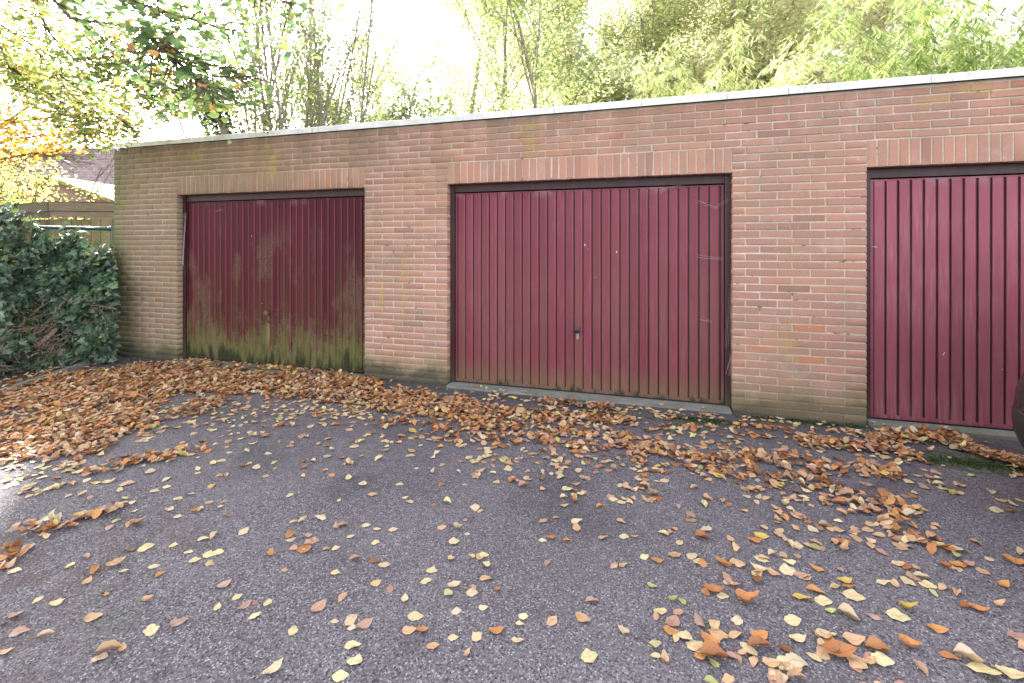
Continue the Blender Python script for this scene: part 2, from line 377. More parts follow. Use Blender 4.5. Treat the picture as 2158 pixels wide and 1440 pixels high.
    for key, a, b, g in (('wood_grey', (.20, .165, .135), (.11, .09, .075), (.12, .12, .075)), ('wood_green', (.235, .20, .12), (.14, .125, .07), (.13, .14, .06)), ('wood_dark', (.115, .095, .075), (.06, .05, .04), (.08, .08, .045))):
        n = NT(key); c = n.mix(n.rng(n.noise(14, 5, stretch=(5, 5, .5) if key != 'wood_grey' else (.6, .6, 7)), .3, .7), a, b)
        c = n.mix(n.rng(n.noise(4, 3, seed=3), .45, .7, 0, .7), c, g); M[key] = n.bsdf(n.mix(1.0, c, n.attr('tint'), 'MULTIPLY'), .9, n.bump(n.noise(50, 4, stretch=(3, 3, .5)), .5, .004))
    n = NT('green_rail'); M['green'] = n.bsdf((.015, .065, .06), .30)
    n = NT('wire'); M['wire'] = n.bsdf((.09, .11, .10), .5)
    n = NT('roof_tile'); t = n.attr('tint'); c = n.mix(1.0, n.mix(n.rng(n.noise(3, 4), .4, .7), (.24, .17, .165), (.33, .255, .25)), t, 'MULTIPLY'); M['tile'] = n.bsdf(c, .7)
    n = NT('mossy_roof'); c = n.mix(n.rng(n.noise(6, 5), .38, .55), (.16, .12, .08), (.30, .30, .09)); M['mossroof'] = n.bsdf(c, .95, n.bump(n.noise(20, 4), 1, .03))
    n = NT('house_brick'); M['housewall'] = n.bsdf((.26, .17, .12), .9)
    n = NT('white_frame'); M['white'] = n.bsdf((.62, .62, .62), .5)
    n = NT('window_glass'); M['glass'] = n.bsdf((.35, .38, .40), .08, spec=1.0)
    n = NT('car_paint'); M['car'] = n.bsdf((.020, .020, .023), .22, spec=.35, coat=.25)
    n = NT('car_plastic'); M['plastic'] = n.bsdf((.012, .012, .015), .5)
    n = NT('tyre'); M['tyre'] = n.bsdf((.015, .015, .015), .85)
    n = NT('car_glass'); M['carglass'] = n.bsdf((.01, .012, .012), .05, spec=.8)
    n = NT('lamp_lens'); M['lens'] = n.bsdf((.5, .5, .52), .08, spec=.9)
    return M
M = make_materials()
# ================================================================== GROUND
def sheet(name, pts, z, mat):
    me = bpy.data.meshes.new(name); me.from_pydata([(x, y, z) for x, y in pts], [], [tuple(range(len(pts)))]); me.update()
    o = obj(name, me, mat); o['kind'] = 'structure'; return o
XL = wall_x(240)                                   # left corner of the garages
XR = 8.6; GD = 5.2; WT = 41.25 * .06               # right end, depth, height of brickwork
sheet('ground', [(-400, -400), (400, -400), (400, 400), (-400, 400)], -.012, M['soil'])
kx = lambda y: -5.60 + (y + 1.34) * -.455            # line of the concrete edging
sheet('asphalt_forecourt', [(kx(-7.5) , -7.5), (kx(-7.5), -30), (30, -30), (30, .02), (XL - .02, .02), (kx(-.1), -.1)], 0.0, M['asphalt'])
kb = None
y0 = -.12
for i in range(8):
    y1 = y0 - (.98 if i else .74); d = np.array((kx(y1) - kx(y0), y1 - y0, 0)); d /= np.linalg.norm(d); nrm = np.array((-d[1], d[0], 0)) * -1
    L = math.hypot(kx(y1) - kx(y0), y1 - y0) - .006
    m = MB().obox((kx(y0) - nrm[0] * 0, y0, -.01), d * L, -nrm * .055, (0, 0, .052 + random.uniform(-.004, .004)))
    if kb is None:
        kb = m.build('kerb', M['kerb']); kb['kind'] = 'structure'
    else: m.build('kerb_stone', M['kerb'], kb)
    y0 = y1

# ================================================================== GARAGE BLOCK
garage = thing('garage_block', 'long flat-roofed red brick garage block with three maroon doors and a pale coping', 'garages', (1.2, 0, 0))
OP = [(wall_x(373), wall_x(768)), (wall_x(942.5), wall_x(1543)), (wall_x(1827), wall_x(1827) + 2.45), (wall_x(1827) + 3.39, wall_x(1827) + 5.84)]
ZO = WT - 9.6 * .06                                # top of the openings
ZL = WT - 6.25 * .06                               # top of the soldier course
RD = .068                                          # reveal depth
# mortar core
core = MB(); e = .005
xs = [XL] + [v for o_ in OP for v in o_] + [XR]
for i in range(0, len(xs), 2):
    core.box(xs[i] + e, xs[i + 1] - e, e, .105, -.02, ZO + e)
core.box(XL + e, XR - e, e, .105, ZO + e, WT)
core.box(XL + e, XL + .1, .105, GD, -.02, WT); core.box(XR - .1, XR - e, .105, GD, -.02, WT); core.box(XL + e, XR - e, GD, GD + .1, -.02, WT)
core.build('wall', M['mortar'], garage)
MB().box(XL + .01, XR - .01, .02, GD + .09, WT + .002, WT + .035).build('roof', M['felt'], garage)
# coping pieces
cj = [XL - .028, wall_x(545), wall_x(1107) , wall_x(1352), wall_x(1640), wall_x(1958), 3.1, 4.4, 5.6, 6.9, XR + .03]
cj = [XL - .028, wall_x(545), (wall_x(545) + wall_x(1080)) / 2, wall_x(1080), wall_x(1352), wall_x(1660), wall_x(1958), 3.3, 4.7, 6.1, 7.4, XR + .03]
for a, b in zip(cj, cj[1:]):
    dz = random.uniform(-.0012, .0012)
    V = [(a + .0025, y, z + dz) for y, z in ((-.030, WT + .001), (-.030, WT + .052), (-.024, WT + .059), (.10, WT + .062), (.10, WT + .036))]
    V += [(b - .0012, y, z) for _, y, z in V]
    MB().add(V, [(0, 1, 2, 3, 4)[::-1], (5, 6, 7, 8, 9)] + [(k, (k + 1) % 5, (k + 1) % 5 + 5, k + 5) for k in range(5)]).build('coping_stone', M['coping'], garage)
# bricks
bricks = []      # x0,x1,z0,z1,soldier,depth
J = .0105; SP = .225; C = .06
def in_open(x0, x1, z):
    for i, (a, b) in enumerate(OP):
        if x1 > a + .004 and x0 < b - .004: return i
    return -1
for r in range(42):
    zt = WT - .015 - (r - 1) * C if r else WT        # course r hangs from the coping: r=0 is the cut course
    zb = zt - C if r else WT - .015
    if r == 0: continue
    top = min(zt, WT) - J * .5; bot = max(zt - C, -.02) + J * .5
    if zt - C < -.03: break
    zc = (top + bot) / 2
    # spans free of openings or lintels
    spans = []
    if zc > ZL: spans = [(XL, XR)]
    else: spans = [(xs[i], xs[i + 1]) for i in range(0, len(xs), 2)]
    off = 0 if r % 2 else .5
    for (a, b) in spans:
        L = b - a; edges = [a]
        if len(spans) == 1: ph = off * SP
        else: ph = (.43 if r % 2 else .88) * SP
        n_ = (L - ph) / SP
        x = a + (ph if ph > .03 else SP)
        while x < b - .06:
            edges.append(x); x += SP
        if b - edges[-1] < .05: edges.pop()
        edges.append(b)
        for p, q in zip(edges, edges[1:]):
            if q - p > SP * 1.35:
                m_ = p + SP; bricks.append((p, m_, bot, top, 0)); bricks.append((m_, q, bot, top, 0))
            else: bricks.append((p, q, bot, top, 0))
for (a, b) in OP:
    n_ = round((b - a) / .0662); s_ = (b - a) / n_
    for k in range(n_): bricks.append((a + k * s_, a + (k + 1) * s_, ZO, ZL - J * .5, 1))
def brick_arrays(b):
    x0, x1, z0, z1, sol = b
    isr = [any(abs(x0 - v) < 1e-4 for o_ in OP for v in o_), any(abs(x1 - v) < 1e-4 for o_ in OP for v in o_) or False]
    jl = .0 if isr[0] or abs(x0 - XL) < 1e-4 else J * .5; jr = .0 if isr[1] or abs(x1 - XR) < 1e-4 else J * .5
    if sol: jl = jr = J * .5
    x0 += jl; x1 -= jr
    if sol: z0 += .0
    r = rng.normal
    y = float(r(0, .0011)); dz = r(0, .0011, 4); dx = r(0, .0012, 4); c = .0035
    if min(x1 - x0, z1 - z0) < .02: c = .002
    corn = [(x0 + dx[0] * (jl > 0), z0 + dz[0]), (x1 + dx[1] * (jr > 0), z0 + dz[1]), (x1 + dx[2] * (jr > 0), z1 + dz[2]), (x0 + dx[3] * (jl > 0), z1 + dz[3])]
    cx = (x0 + x1) / 2; cz = (z0 + z1) / 2
    inner = [(px + (c if px < cx else -c), y + r(0, .0004), pz + (c if pz < cz else -c)) for px, pz in corn]
    mid = [(px, y + c * .8, pz) for px, pz in corn]; back = [(px, .098, pz) for px, pz in corn]
    V = inner + mid + back
    F = [(0, 1, 2, 3)]
    for k in range(4):
        j = (k + 1) % 4; F += [(4 + k, 4 + j, j, k), (8 + k, 8 + j, 4 + j, 4 + k)]
    return np.array(V), F
REDS = [(.42, .200, .142), (.41, .198, .145), (.39, .190, .142), (.43, .212, .152), (.40, .200, .152), (.37, .180, .138), (.44, .218, .158)]
def brick_tint(b):
    t = np.array(REDS[rng.integers(len(REDS))]) * rng.uniform(.90, 1.08)
    u = rng.random()
    if u < .01: t = np.array((.46, .185, .10))
    elif u < .06: t = t * .82
    if b[4]: t = t * 1.08
    # two single bricks redder than their neighbours, and dark patched ones at the left foot
    return t
# nearest 300 in the view are single objects
cen = np.array([((b[0] + b[1]) / 2, 0, (b[2] + b[3]) / 2) for b in bricks]); px_, py_, pz_ = proj(cen)
area = np.array([(b[1] - b[0]) * (b[3] - b[2]) for b in bricks]) / pz_ ** 2.2 * np.where((px_ > 0) & (px_ < 2140) & (py_ > 0) & (pz_ > 0), 1, 0)
order = np.argsort(-area); single = set(order[:300].tolist())
RV, RF, RT, RE = [], [], [], []
def hot(px, py): return (px, py)
special = {}
for (qx, qy, col) in ((1714, 695, (.50, .175, .085)), (1720, 760, (.50, .175, .085)), (1290, 290, (.43, .15, .10)), (270, 685, (.085, .035, .025)), (255, 700, (.075, .033, .025)), (262, 711, (.10, .05, .035)), (276, 722, (.085, .035, .028)), (280, 382, (.33, .12, .06)), (296, 384, (.33, .12, .06)), (268, 395, (.3, .12, .06))):
    k = int(np.argmin((px_ - qx) ** 2 + ((py_ - qy) * 2) ** 2)); special[k] = col
for i, b in enumerate(bricks):
    V, F = brick_arrays(b); t = np.array(special.get(i, brick_tint(b)))
    ed = np.array([0] * 4 + [1] * 8, float)
    if i in single:
        me = mesh('brick', V, F, tint=t, uv=np.stack([ed] * 3, 1))
        obj('brick', me, M['brick'], garage)
    else:
        base = sum(len(v) for v in RV); RV.append(V); RF += [tuple(k + base for k in f) for f in F]; RT.append(np.tile(t, (12, 1))); RE.append(np.stack([ed] * 3, 1))
me = mesh('brickwork', np.vstack(RV), np.array(RF), tint=np.vstack(RT), uv=np.vstack(RE))
obj('brickwork', me, M['brick'], garage, kind='stuff')

# garage doors
def garage_door(a, b, mat, kind, edge_light=1.2):
    W = b - a; fr = .045; zt = ZO - .072
    y = RD
    # timber surround
    f = MB(); f.box(a + .002, a + fr, y, y + .07, .028, ZO - .002); f.box(b - fr, b - .002, y, y + .07, .028, ZO - .002); 
    f.box(a + fr, b - fr, y + .012, y + .07, zt, ZO - .002)
    f.build('door_frame', M['frame'], garage, tint=(1, 1, 1))
    d = MB().box(a + fr + .004, b - fr - .004, y + .030, y + .036, .034, zt - .010).build('garage_door', M['plastic'], garage, label=kind)
    # pressed edge profile round the leaf
    r = MB(); x0, x1 = a + fr + .006, b - fr - .006; z0, z1 = .036, zt - .012
    r.box(x0, x0 + .020, y + .012, y + .032, z0, z1); r.box(x1 - .020, x1, y + .012, y + .032, z0, z1); r.box(x0 + .020, x1 - .020, y + .008, y + .032, z0, z0 + .024)
    r.box(x0 + .02, x1 - .02, y + .014, y + .032, z1 - .012, z1)
    me_o = r.build('edge_profile', mat, d, tint=(.8, .8, .8))
    xs0, xs1 = x0 + .026, x1 - .024; n_ = round((xs1 - xs0) / .0795); s_ = (xs1 - xs0) / n_
    for k in range(n_):
        x = xs0 + k * s_; yf = y + .014 + rng.normal(0, .0008)
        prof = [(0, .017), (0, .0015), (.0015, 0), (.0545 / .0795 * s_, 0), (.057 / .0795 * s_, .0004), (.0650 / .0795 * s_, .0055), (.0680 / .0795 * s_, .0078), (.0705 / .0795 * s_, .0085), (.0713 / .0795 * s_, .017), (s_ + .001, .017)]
        pt = [.35, .9, 1, 1, edge_light, edge_light * .92, .42, .18, .12, .12]  # lit rib edges and groove shade put into the tint
        V = [(x + u, yf + v, z) for z in (z0 + .024, z1 - .012) for u, v in prof]; m_ = len(prof)
        F = [(i, i + 1, i + 1 + m_, i + m_) for i in range(m_ - 1)]
        t = np.ones(3) * rng.uniform(.88, 1.10); u_ = rng.random()
        e_ = np.full((len(V), 3), u_ ** .7)
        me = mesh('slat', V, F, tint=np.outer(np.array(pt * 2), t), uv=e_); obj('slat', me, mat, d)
    return d, y
LBL = ['algae-stained dark maroon door, green along its foot', 'maroon ribbed door with a black knob, faintly browned', 'faded pinkish maroon ribbed door', 'maroon ribbed door at the far end']
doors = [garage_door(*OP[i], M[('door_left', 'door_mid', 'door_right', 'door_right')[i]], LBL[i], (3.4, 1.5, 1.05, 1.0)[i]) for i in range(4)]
def knob(door, x, z, worn):
    y = RD + .014
    k = MB().lathe([(.011, .0), (.011, -.022), (.024, -.026), (.027, -.036), (.025, -.044), (.012, -.048)], (x, y, z), 'y', 18)
    k.build('knob', M['knob'] if not worn else M['dullsteel'], door, smooth=False)
    p = MB(); prof = []
    hw, h0, h1 = .011, z - .078, z - .026
    pts = [(x + hw * s * math.cos(a) * w_, zc + hw * w_ * math.sin(a)) for (zc, w_, a0, a1) in ((h1, 1.0, 0, math.pi), (h0, .72, math.pi, 2 * math.pi)) for s in (1,) for a in np.linspace(a0, a1, 8)]
    V = [(px, y - .0045, pz) for px, pz in pts] + [(px, y, pz) for px, pz in pts]; n_ = len(pts)
    p.add(V, [tuple(range(n_))] + [(i, (i + 1) % n_, (i + 1) % n_ + n_, i + n_) for i in range(n_)])
    p.build('lock_plate', M['dullsteel'] if worn else M['steel'], door)
    MB().lathe([(.0042, 0), (.0042, -.0012)], (x, y - .0046, z - .038), 'y', 10).build('keyhole', M['knob'], door)
knob(doors[0][0], wall_x(565.5, .08), CH - (661 - 518) / 1000 * (-st * wall_x(565) + ct * (CD + .05)), True)
knob(doors[1][0], wall_x(1215.5, .03), CH - (697 - 518) / 1000 * (-st * wall_x(1215) + ct * (CD + .04)), False)
# worn steel sills in front of the doors
for i, (a, b) in enumerate(OP):
    MB().box(a + .012, b - .012, -.052 + .0 * i, RD + .03, -.012, .022 if i else .016).build('doorstep', M['sill'], garage)
    MB().box(a + .05, b - .05, RD + .012, RD + .05, .022, .034).build('door_seal', M['knob'], garage)
# ================================================================== LEAF TEMPLATES
def beech_template(curl=0.0, fold=0.0, twist=0.0, n=5, stem=True):
    """leaf of length 1 along +y, width .6; returns V, F(tri), luv"""
    ys = np.linspace(0, 1, n + 1); hw = .31 * np.sin(math.pi * ys ** .82) ** .8; hw[0] = 0; hw[-1] = 0
    V = []; U = []
    for y, w in zip(ys, hw):
        zc = -curl * (y - .45) ** 2 * 1.6
        for s in (-1, 0, 1):
            V.append((s * w * (1 - .35 * abs(fold)), y - .5, zc + abs(s) * w * fold + s * twist * (y - .5) * w * 2)); U.append((s * w * 3.2, y))
    F = []
    for i in range(n):
        a = i * 3
        for k in (0, 1):
            p, q, r, t = a + k, a + k + 1, a + k + 4, a + k + 3
            if i == 0: F.append((p + 0 if k else 1, r, t))
            elif i == n - 1: F.append((p, q, r if k == 0 else t + 0))
            else: F += [(p, q, r), (p, r, t)]
    if stem:
        b = len(V); V += [(-.012, -.5, V[1][2]), (.012, -.5, V[1][2]), (0, -.68, V[1][2] + .04)]; U += [(0, 0)] * 3; F.append((b, b + 1, b + 2))
    return np.array(V), np.array(F), np.array(U)
def ivy_template():
    out = [(0, -.02), (.20, -.16), (.40, -.02), (.30, .16), (.52, .34), (.26, .42), (.0, .86), (-.26, .42), (-.52, .34), (-.30, .16), (-.40, -.02), (-.20, -.16)]
    V = [(0, .18, .05)] + [(x, y, -.25 * (x * x + (y - .2) ** 2 * .6)) for x, y in out]; n = len(out)
    F = [(0, 1 + k, 1 + (k + 1) % n) for k in range(n)]
    U = [(0, .3)] + [(x, y) for x, y in out]
    return np.array(V), np.array(F), np.array(U)
def diamond(asp=.5, fold=.12):
    V = np.array([(0, -.5, 0), (-asp / 2, -.05, fold * asp), (0, .5, -.05), (asp / 2, -.05, fold * asp)]); F = np.array([(0, 3, 2), (0, 2, 1)])
    return V, F, np.array([(0, 0), (-1, .5), (0, 1), (1, .5)])
def frames(n, up=(0, 0, 1), tilt=.5, heading=None, droop=0.0):
    """rotation matrices: columns are leaf x, y(length), z(normal)"""
    yaw = rng.uniform(0, 2 * math.pi, n) if heading is None else heading
    d = np.stack([np.cos(yaw), np.sin(yaw), -droop + rng.normal(0, tilt * .5, n)], 1); d /= np.linalg.norm(d, axis=1)[:, None]
    nrm = np.tile(np.array(up, float), (n, 1)) + rng.normal(0, tilt, (n, 3)); nrm -= (nrm * d).sum(1)[:, None] * d; nrm /= np.linalg.norm(nrm, axis=1)[:, None] + 1e-9
    x = np.cross(d, nrm); return np.stack([x, d, nrm], 2)
def scatter_mesh(name, temps, P, R, s, tints, pick=None):
    pick = rng.integers(0, len(temps), len(P)) if pick is None else pick
    Vs, Fs, Ts, Us = [], [], [], []; base = 0
    for k, (V, F, U) in enumerate(temps):
        m = np.where(pick == k)[0]
        if not len(m): continue
        W = np.einsum('nij,vj->nvi', R[m], V) * s[m][:, None, None] + P[m][:, None, :]
        Vs.append(W.reshape(-1, 3)); n = len(m); nv = len(V)
        Fs.append((F[None] + (np.arange(n) * nv)[:, None, None] + base).reshape(-1, 3)); Ts.append(np.repeat(tints[m], nv, 0)); Us.append(np.tile(U, (n, 1))); base += n * nv
    return mesh(name, np.vstack(Vs), np.vstack(Fs), tint=np.vstack(Ts), uv=np.vstack(Us))
def palette(cols, n, wts=None, jit=.16):
    cols = np.array(cols); k = rng.choice(len(cols), n, p=None if wts is None else np.array(wts) / sum(wts))
    return np.clip(cols[k] * rng.uniform(1 - jit, 1 + jit, (n, 1)) * rng.uniform(.93, 1.07, (n, 3)), 0, 1)
DIA = [diamond(.5), diamond(.42, .2), diamond(.6, .05)]

# ================================================================== TREES
def skeleton(p, d, L, r, depth, spread=.6, up=.15, nseg=4, kids=(3, 5), segs=None, tips=None, shrink=.62, droop=0.0, first=.3):
    p = np.array(p, float); d = np.array(d, float); d /= np.linalg.norm(d); sl = L / nseg
    for i in range(nseg):
        d2 = d + rng.normal(0, .10, 3) + np.array((0, 0, up * .25 - droop * .25 * (i / nseg))); d2 /= np.linalg.norm(d2)
        q = p + d2 * sl; r2 = r * (1 - .62 * (i + 1) / nseg) + .001
        segs.append((p, q, r * (1 - .62 * i / nseg) + .001, r2, depth))
        if depth <= 1: tips.append((p, q))
        if depth > 0 and (i + 1) / nseg > first:
            for _ in range(rng.integers(kids[0], kids[1] + 1) if nseg > 1 else 2):
                a = rng.normal(0, 1, 3); a -= a.dot(d2) * d2; a /= np.linalg.norm(a) + 1e-9
                nd = d2 * (1 - spread * .6) + a * spread + np.array((0, 0, up))
                t = rng.random(); skeleton(p + (q - p) * t, nd, L * shrink * rng.uniform(.7, 1.1), r2 * .62, depth - 1, spread, up, max(2, nseg - 1), kids, segs, tips, shrink, droop, .15)
        p, d = q, d2
    return segs, tips
def seg_mesh(name, segs, n=5):
    A = np.array([s[0] for s in segs]); B = np.array([s[1] for s in segs]); ra = np.array([s[2] for s in segs]); rb = np.array([s[3] for s in segs])
    D = B - A; D /= np.linalg.norm(D, axis=1)[:, None] + 1e-9
    H = np.where(np.abs(D[:, 2:3]) < .9, np.array([[0, 0, 1.]]), np.array([[1., 0, 0]])); U = np.cross(D, H); U /= np.linalg.norm(U, axis=1)[:, None]; W = np.cross(D, U)
    an = np.arange(n) * 2 * math.pi / n
    ring = lambda P, r: P[:, None, :] + r[:, None, None] * (np.cos(an)[None, :, None] * U[:, None, :] + np.sin(an)[None, :, None] * W[:, None, :])
    V = np.concatenate([ring(A - D * ra[:, None] * .3, ra), ring(B, rb)], 1).reshape(-1, 3)
    k = np.arange(n); q = np.stack([k, (k + 1) % n, (k + 1) % n + n, k + n], 1)
    F = (q[None] + (np.arange(len(segs)) * 2 * n)[:, None, None]).reshape(-1, 4)
    return mesh(name, V, F, smooth=True)
def along(tips, n, spread):
    T = np.array([(a, b) for a, b in tips]); k = rng.integers(0, len(T), n); t = rng.random(n)[:, None]
    return T[k, 0] * (1 - t) + T[k, 1] * t + rng.normal(0, spread, (n, 3))
def tree(name, label, cat, base, stems, cols, wts, nleaf, size, spread, bark, depth=3, group=None, keep=None, temps=DIA, tilt=.6, droop=.25, sk=None, upn=(0, 0, 1), n_side=5):
    root = thing(name, label, cat, base, group)
    segs, tips = [], []
    for (dx, dy, h, r, lean) in stems:
        sg_ = []
        skeleton((base[0] + dx, base[1] + dy, base[2] - .05), lean, h, r, depth, segs=sg_, tips=tips, **(sk or {}))
        segs += sg_; obj('trunk', seg_mesh('trunk', [s for s in sg_ if s[4] >= depth], 8), bark, root)
    rest = [s for s in segs if s[4] < depth]
    if keep is not None: rest = [s for s in rest if keep(np.array([s[1]]))[0]]
    if rest: obj('branches', seg_mesh('branches', rest, 4), bark, root, kind='stuff')
    P = along(tips, nleaf, spread)
    if keep is not None: P = P[keep(P)]
    n = len(P); R = frames(n, upn, tilt, droop=droop); s = size * rng.uniform(.7, 1.3, n)
    # clump-wise light and dark leaf colours
    tn = palette(cols, n, wts); ph = np.sin(P[:, 0] * 2.1 + 1) * np.sin(P[:, 2] * 2.7 + P[:, 1]) ; tn = tn * (1 + .22 * ph)[:, None]
    obj('crown', scatter_mesh('crown', temps, P, R, s, np.clip(tn, 0, 1)), M['foliage'], root, kind='stuff')
    return root
V3 = lambda a: tuple(float(v) for v in a)
def foot(px, z): a = at(px, 518, z); return (float(a[0]), float(a[1]), 0.0)
YG = [(.24, .30, .15), (.30, .34, .19), (.19, .25, .13), (.36, .36, .18), (.37, .29, .14)]
OL = [(.25, .30, .16), (.31, .34, .18), (.34, .35, .19), (.20, .24, .12), (.36, .32, .18)]
# thin upright multi-stemmed shrub behind the left end
tree('willow_thicket', 'airy thicket of many thin upright bare stems with sparse green leaves behind the left garage', 'shrub', foot(610, 9.5),
     [(rng.normal(0, .55), rng.normal(0, .4), rng.uniform(4.6, 7.6), .028, (rng.normal(0, .30), rng.normal(0, .15), 1)) for _ in range(38)],
     [(.15, .20, .08), (.22, .26, .10), (.11, .15, .06)], None, 17000, .08, .17, M['bark_pale'], depth=2, sk=dict(spread=.38, up=.35, nseg=5, kids=(1, 2), shrink=.42, first=.35), tilt=.8)
tree('ash_tree', 'mid green feathery tree rising beside the white gap of sky', 'tree', foot(960, 12),
     [(0, 0, 9.4, .10, (-.02, 0, 1)), (-1.0, .2, 6.6, .06, (-.2, 0, 1)), (.9, .1, 8.6, .07, (.12, 0, 1)), (-2.2, .4, 5.0, .05, (-.1, 0, 1)), (1.9, .2, 8.2, .07, (.1, 0, 1))],
     YG, [4, 3, 4, 1.5, .3], 66000, .095, .15, M['bark_pale'], depth=3, sk=dict(spread=.55, up=.22, nseg=5, kids=(1, 2), shrink=.50, first=.1))
tree('birch_tree', 'silver birch with a white trunk and fine yellow-green leaves', 'tree', foot(1312, 15),
     [(0, 0, 12, .105, (-.06, 0, 1))], YG, [3, 4, 2, 3, 1], 46000, .10, .17, M['birch'], depth=3, sk=dict(spread=.62, up=.02, nseg=7, kids=(2, 3), shrink=.36, first=.2, droop=.5))
tree('hawthorn_tree', 'yellowing broad tree between the feathery tree and the birch', 'tree', foot(1150, 16),
     [(0, 0, 9, .12, (0, 0, 1)), (1.2, .2, 8.2, .08, (.1, 0, 1))], YG, [2, 4, 1, 4, 1.2], 52000, .12, .2, M['bark'], depth=3, sk=dict(spread=.6, up=.15, nseg=6, kids=(2, 2), shrink=.42, first=.1))
tree('alder_tree', 'dark olive tree with forked branches behind the bamboo', 'tree', foot(1490, 15),
     [(0, 0, 9.5, .14, (.03, 0, 1)), (-.6, .1, 8.6, .09, (-.22, 0, 1)), (.5, .1, 8.6, .09, (.28, 0, 1))], OL, [3, 4, 2, 2, 1], 46000, .12, .2, M['bark'], depth=3, sk=dict(spread=.55, up=.2, nseg=6, kids=(1, 2), shrink=.45, first=.15))
tree('maple_tree', 'pale straw-coloured autumn tree behind the low bamboo', 'tree', foot(1760, 13),
     [(0, 0, 8, .10, (.02, 0, 1)), (-.9, .3, 7, .07, (-.14, 0, 1)), (.8, .1, 7, .07, (.1, 0, 1))], [(.40, .40, .26), (.46, .45, .31), (.32, .35, .21), (.42, .34, .22)], [4, 3, 3, 1], 50000, .12, .19, M['bark'], depth=3, sk=dict(spread=.6, up=.18, nseg=6, kids=(1, 2), shrink=.45, first=.1))
tree('sycamore_tree', 'tall yellow-green tree behind the big bamboo', 'tree', foot(2080, 17),
     [(0, 0, 11, .14, (0, 0, 1)), (-1.4, 0, 9.4, .1, (-.1, 0, 1))], YG, [3, 3, 2, 3, 1], 22000, .14, .25, M['bark'], depth=3, sk=dict(spread=.6, up=.15, nseg=6, kids=(1, 2), shrink=.45, first=.1))
tree('hazel_bush', 'low green bush showing over the roof left of the feathery tree', 'bush', foot(800, 11),
     [(rng.normal(0, .5), rng.normal(0, .3), rng.uniform(3.0, 4.6), .03, (rng.normal(0, .25), 0, 1)) for _ in range(8)], YG, [4, 3, 4, 2, .3], 20000, .09, .11, M['bark'], depth=2, sk=dict(spread=.5, up=.25, nseg=5, kids=(2, 3), shrink=.40, first=.2))
for px_t, lb in ((1190, 'far yellow-green tree filling the gap left of the birch'), (1390, 'far yellow-green tree between the birch and the olive tree'), (1620, 'far yellow-green tree between the olive tree and the straw-coloured tree'), (1900, 'far yellow-green tree behind the straw-coloured tree and bamboo')):
    tree('distant_tree', lb, 'tree', foot(px_t, 24), [(0, 0, 15, .2, (0, 0, 1)), (1.4, .5, 13, .15, (.06, 0, 1))],
         YG, [2, 3, 2, 3, 1], 15000, .24, .45, M['bark'], depth=3, sk=dict(spread=.6, up=.12, nseg=5, kids=(1, 2), shrink=.45, first=.1))

# bamboo: arching culms hung with fans of narrow leaves
def bamboo(base, label, n, h, rad, lean, nl, cols):
    root = thing('bamboo_clump', label, 'bamboo', base, 'bamboo clumps behind the garages')
    tubes = []; P = []; H = []
    for _ in range(n):
        a = rng.uniform(0, 2 * math.pi); r0 = rad * .35 * math.sqrt(rng.random()); hh = h * rng.uniform(.72, 1.05)
        p = np.array((base[0] + r0 * math.cos(a), base[1] + r0 * math.sin(a), 0.0)); out = np.array((math.cos(a), math.sin(a), 0)) * rad / h + np.array((*lean, 0))
        pts = []
        for k in range(9):
            t = k / 8; z = hh * (t * 1.36 - .36 * t ** 3); q = p + out * hh * t ** 2.3 + np.array((0, 0, z)); pts.append(q)
        for k in range(8): tubes.append((pts[k], pts[k + 1], .011 * (1 - k / 9.), .011 * (1 - (k + 1) / 9.), 0))
        for _ in range(nl):
            t = rng.uniform(.35, 1); k = min(7, int(t * 8)); q = pts[k] + (pts[k + 1] - pts[k]) * (t * 8 - k) + rng.normal(0, .10 + .08 * (1 - t), 3)
            yaw = rng.uniform(0, 2 * math.pi)
            for j in range(7): P.append(q + rng.normal(0, .025, 3)); H.append(yaw + rng.normal(0, .75))
    obj('culm', seg_mesh('culm', tubes, 5), M['culm'], root, kind='stuff')
    P = np.array(P); n_ = len(P); R = frames(n_, (0, 0, 1), .45, heading=np.array(H), droop=.85); s = rng.uniform(.13, .21, n_)
    c = palette(cols, n_, jit=.2)
    obj('leaves', scatter_mesh('leaves', [diamond(.11, .1), diamond(.13, .3)], P + R[:, :, 1] * (s * .5)[:, None], R, s, c), M['foliage'], root, kind='stuff')
BC = [(.48, .52, .27), (.38, .43, .21), (.55, .56, .36), (.23, .29, .12), (.52, .52, .34)]
BG = [(.25, .33, .13), (.35, .41, .17), (.16, .23, .09), (.44, .47, .24)]
bamboo(foot(1270, 8.2), 'yellow-green bamboo mound right of the feathery tree, lowest of the pale bamboos', 30, 3.75, 1.1, (-.08, 0), 42, BC)
bamboo(foot(1360, 8.8), 'pale bamboo clump with drooping tips in front of the birch trunk', 34, 4.35, 1.0, (0, 0), 42, BC)
bamboo(foot(1520, 8.4), 'broad pale bamboo clump in front of the dark olive tree', 46, 4.45, 1.25, (.02, 0), 42, BC)
bamboo(foot(1760, 7.8), 'low bamboo tuft barely clearing the coping beside the tall bamboo', 24, 3.75, 1.2, (0, 0), 38, BC)
bamboo(foot(2090, 7.2), 'tall fresh green bamboo overhanging the right end of the coping', 70, 5.2, 1.7, (-.04, -.02), 60, BG)

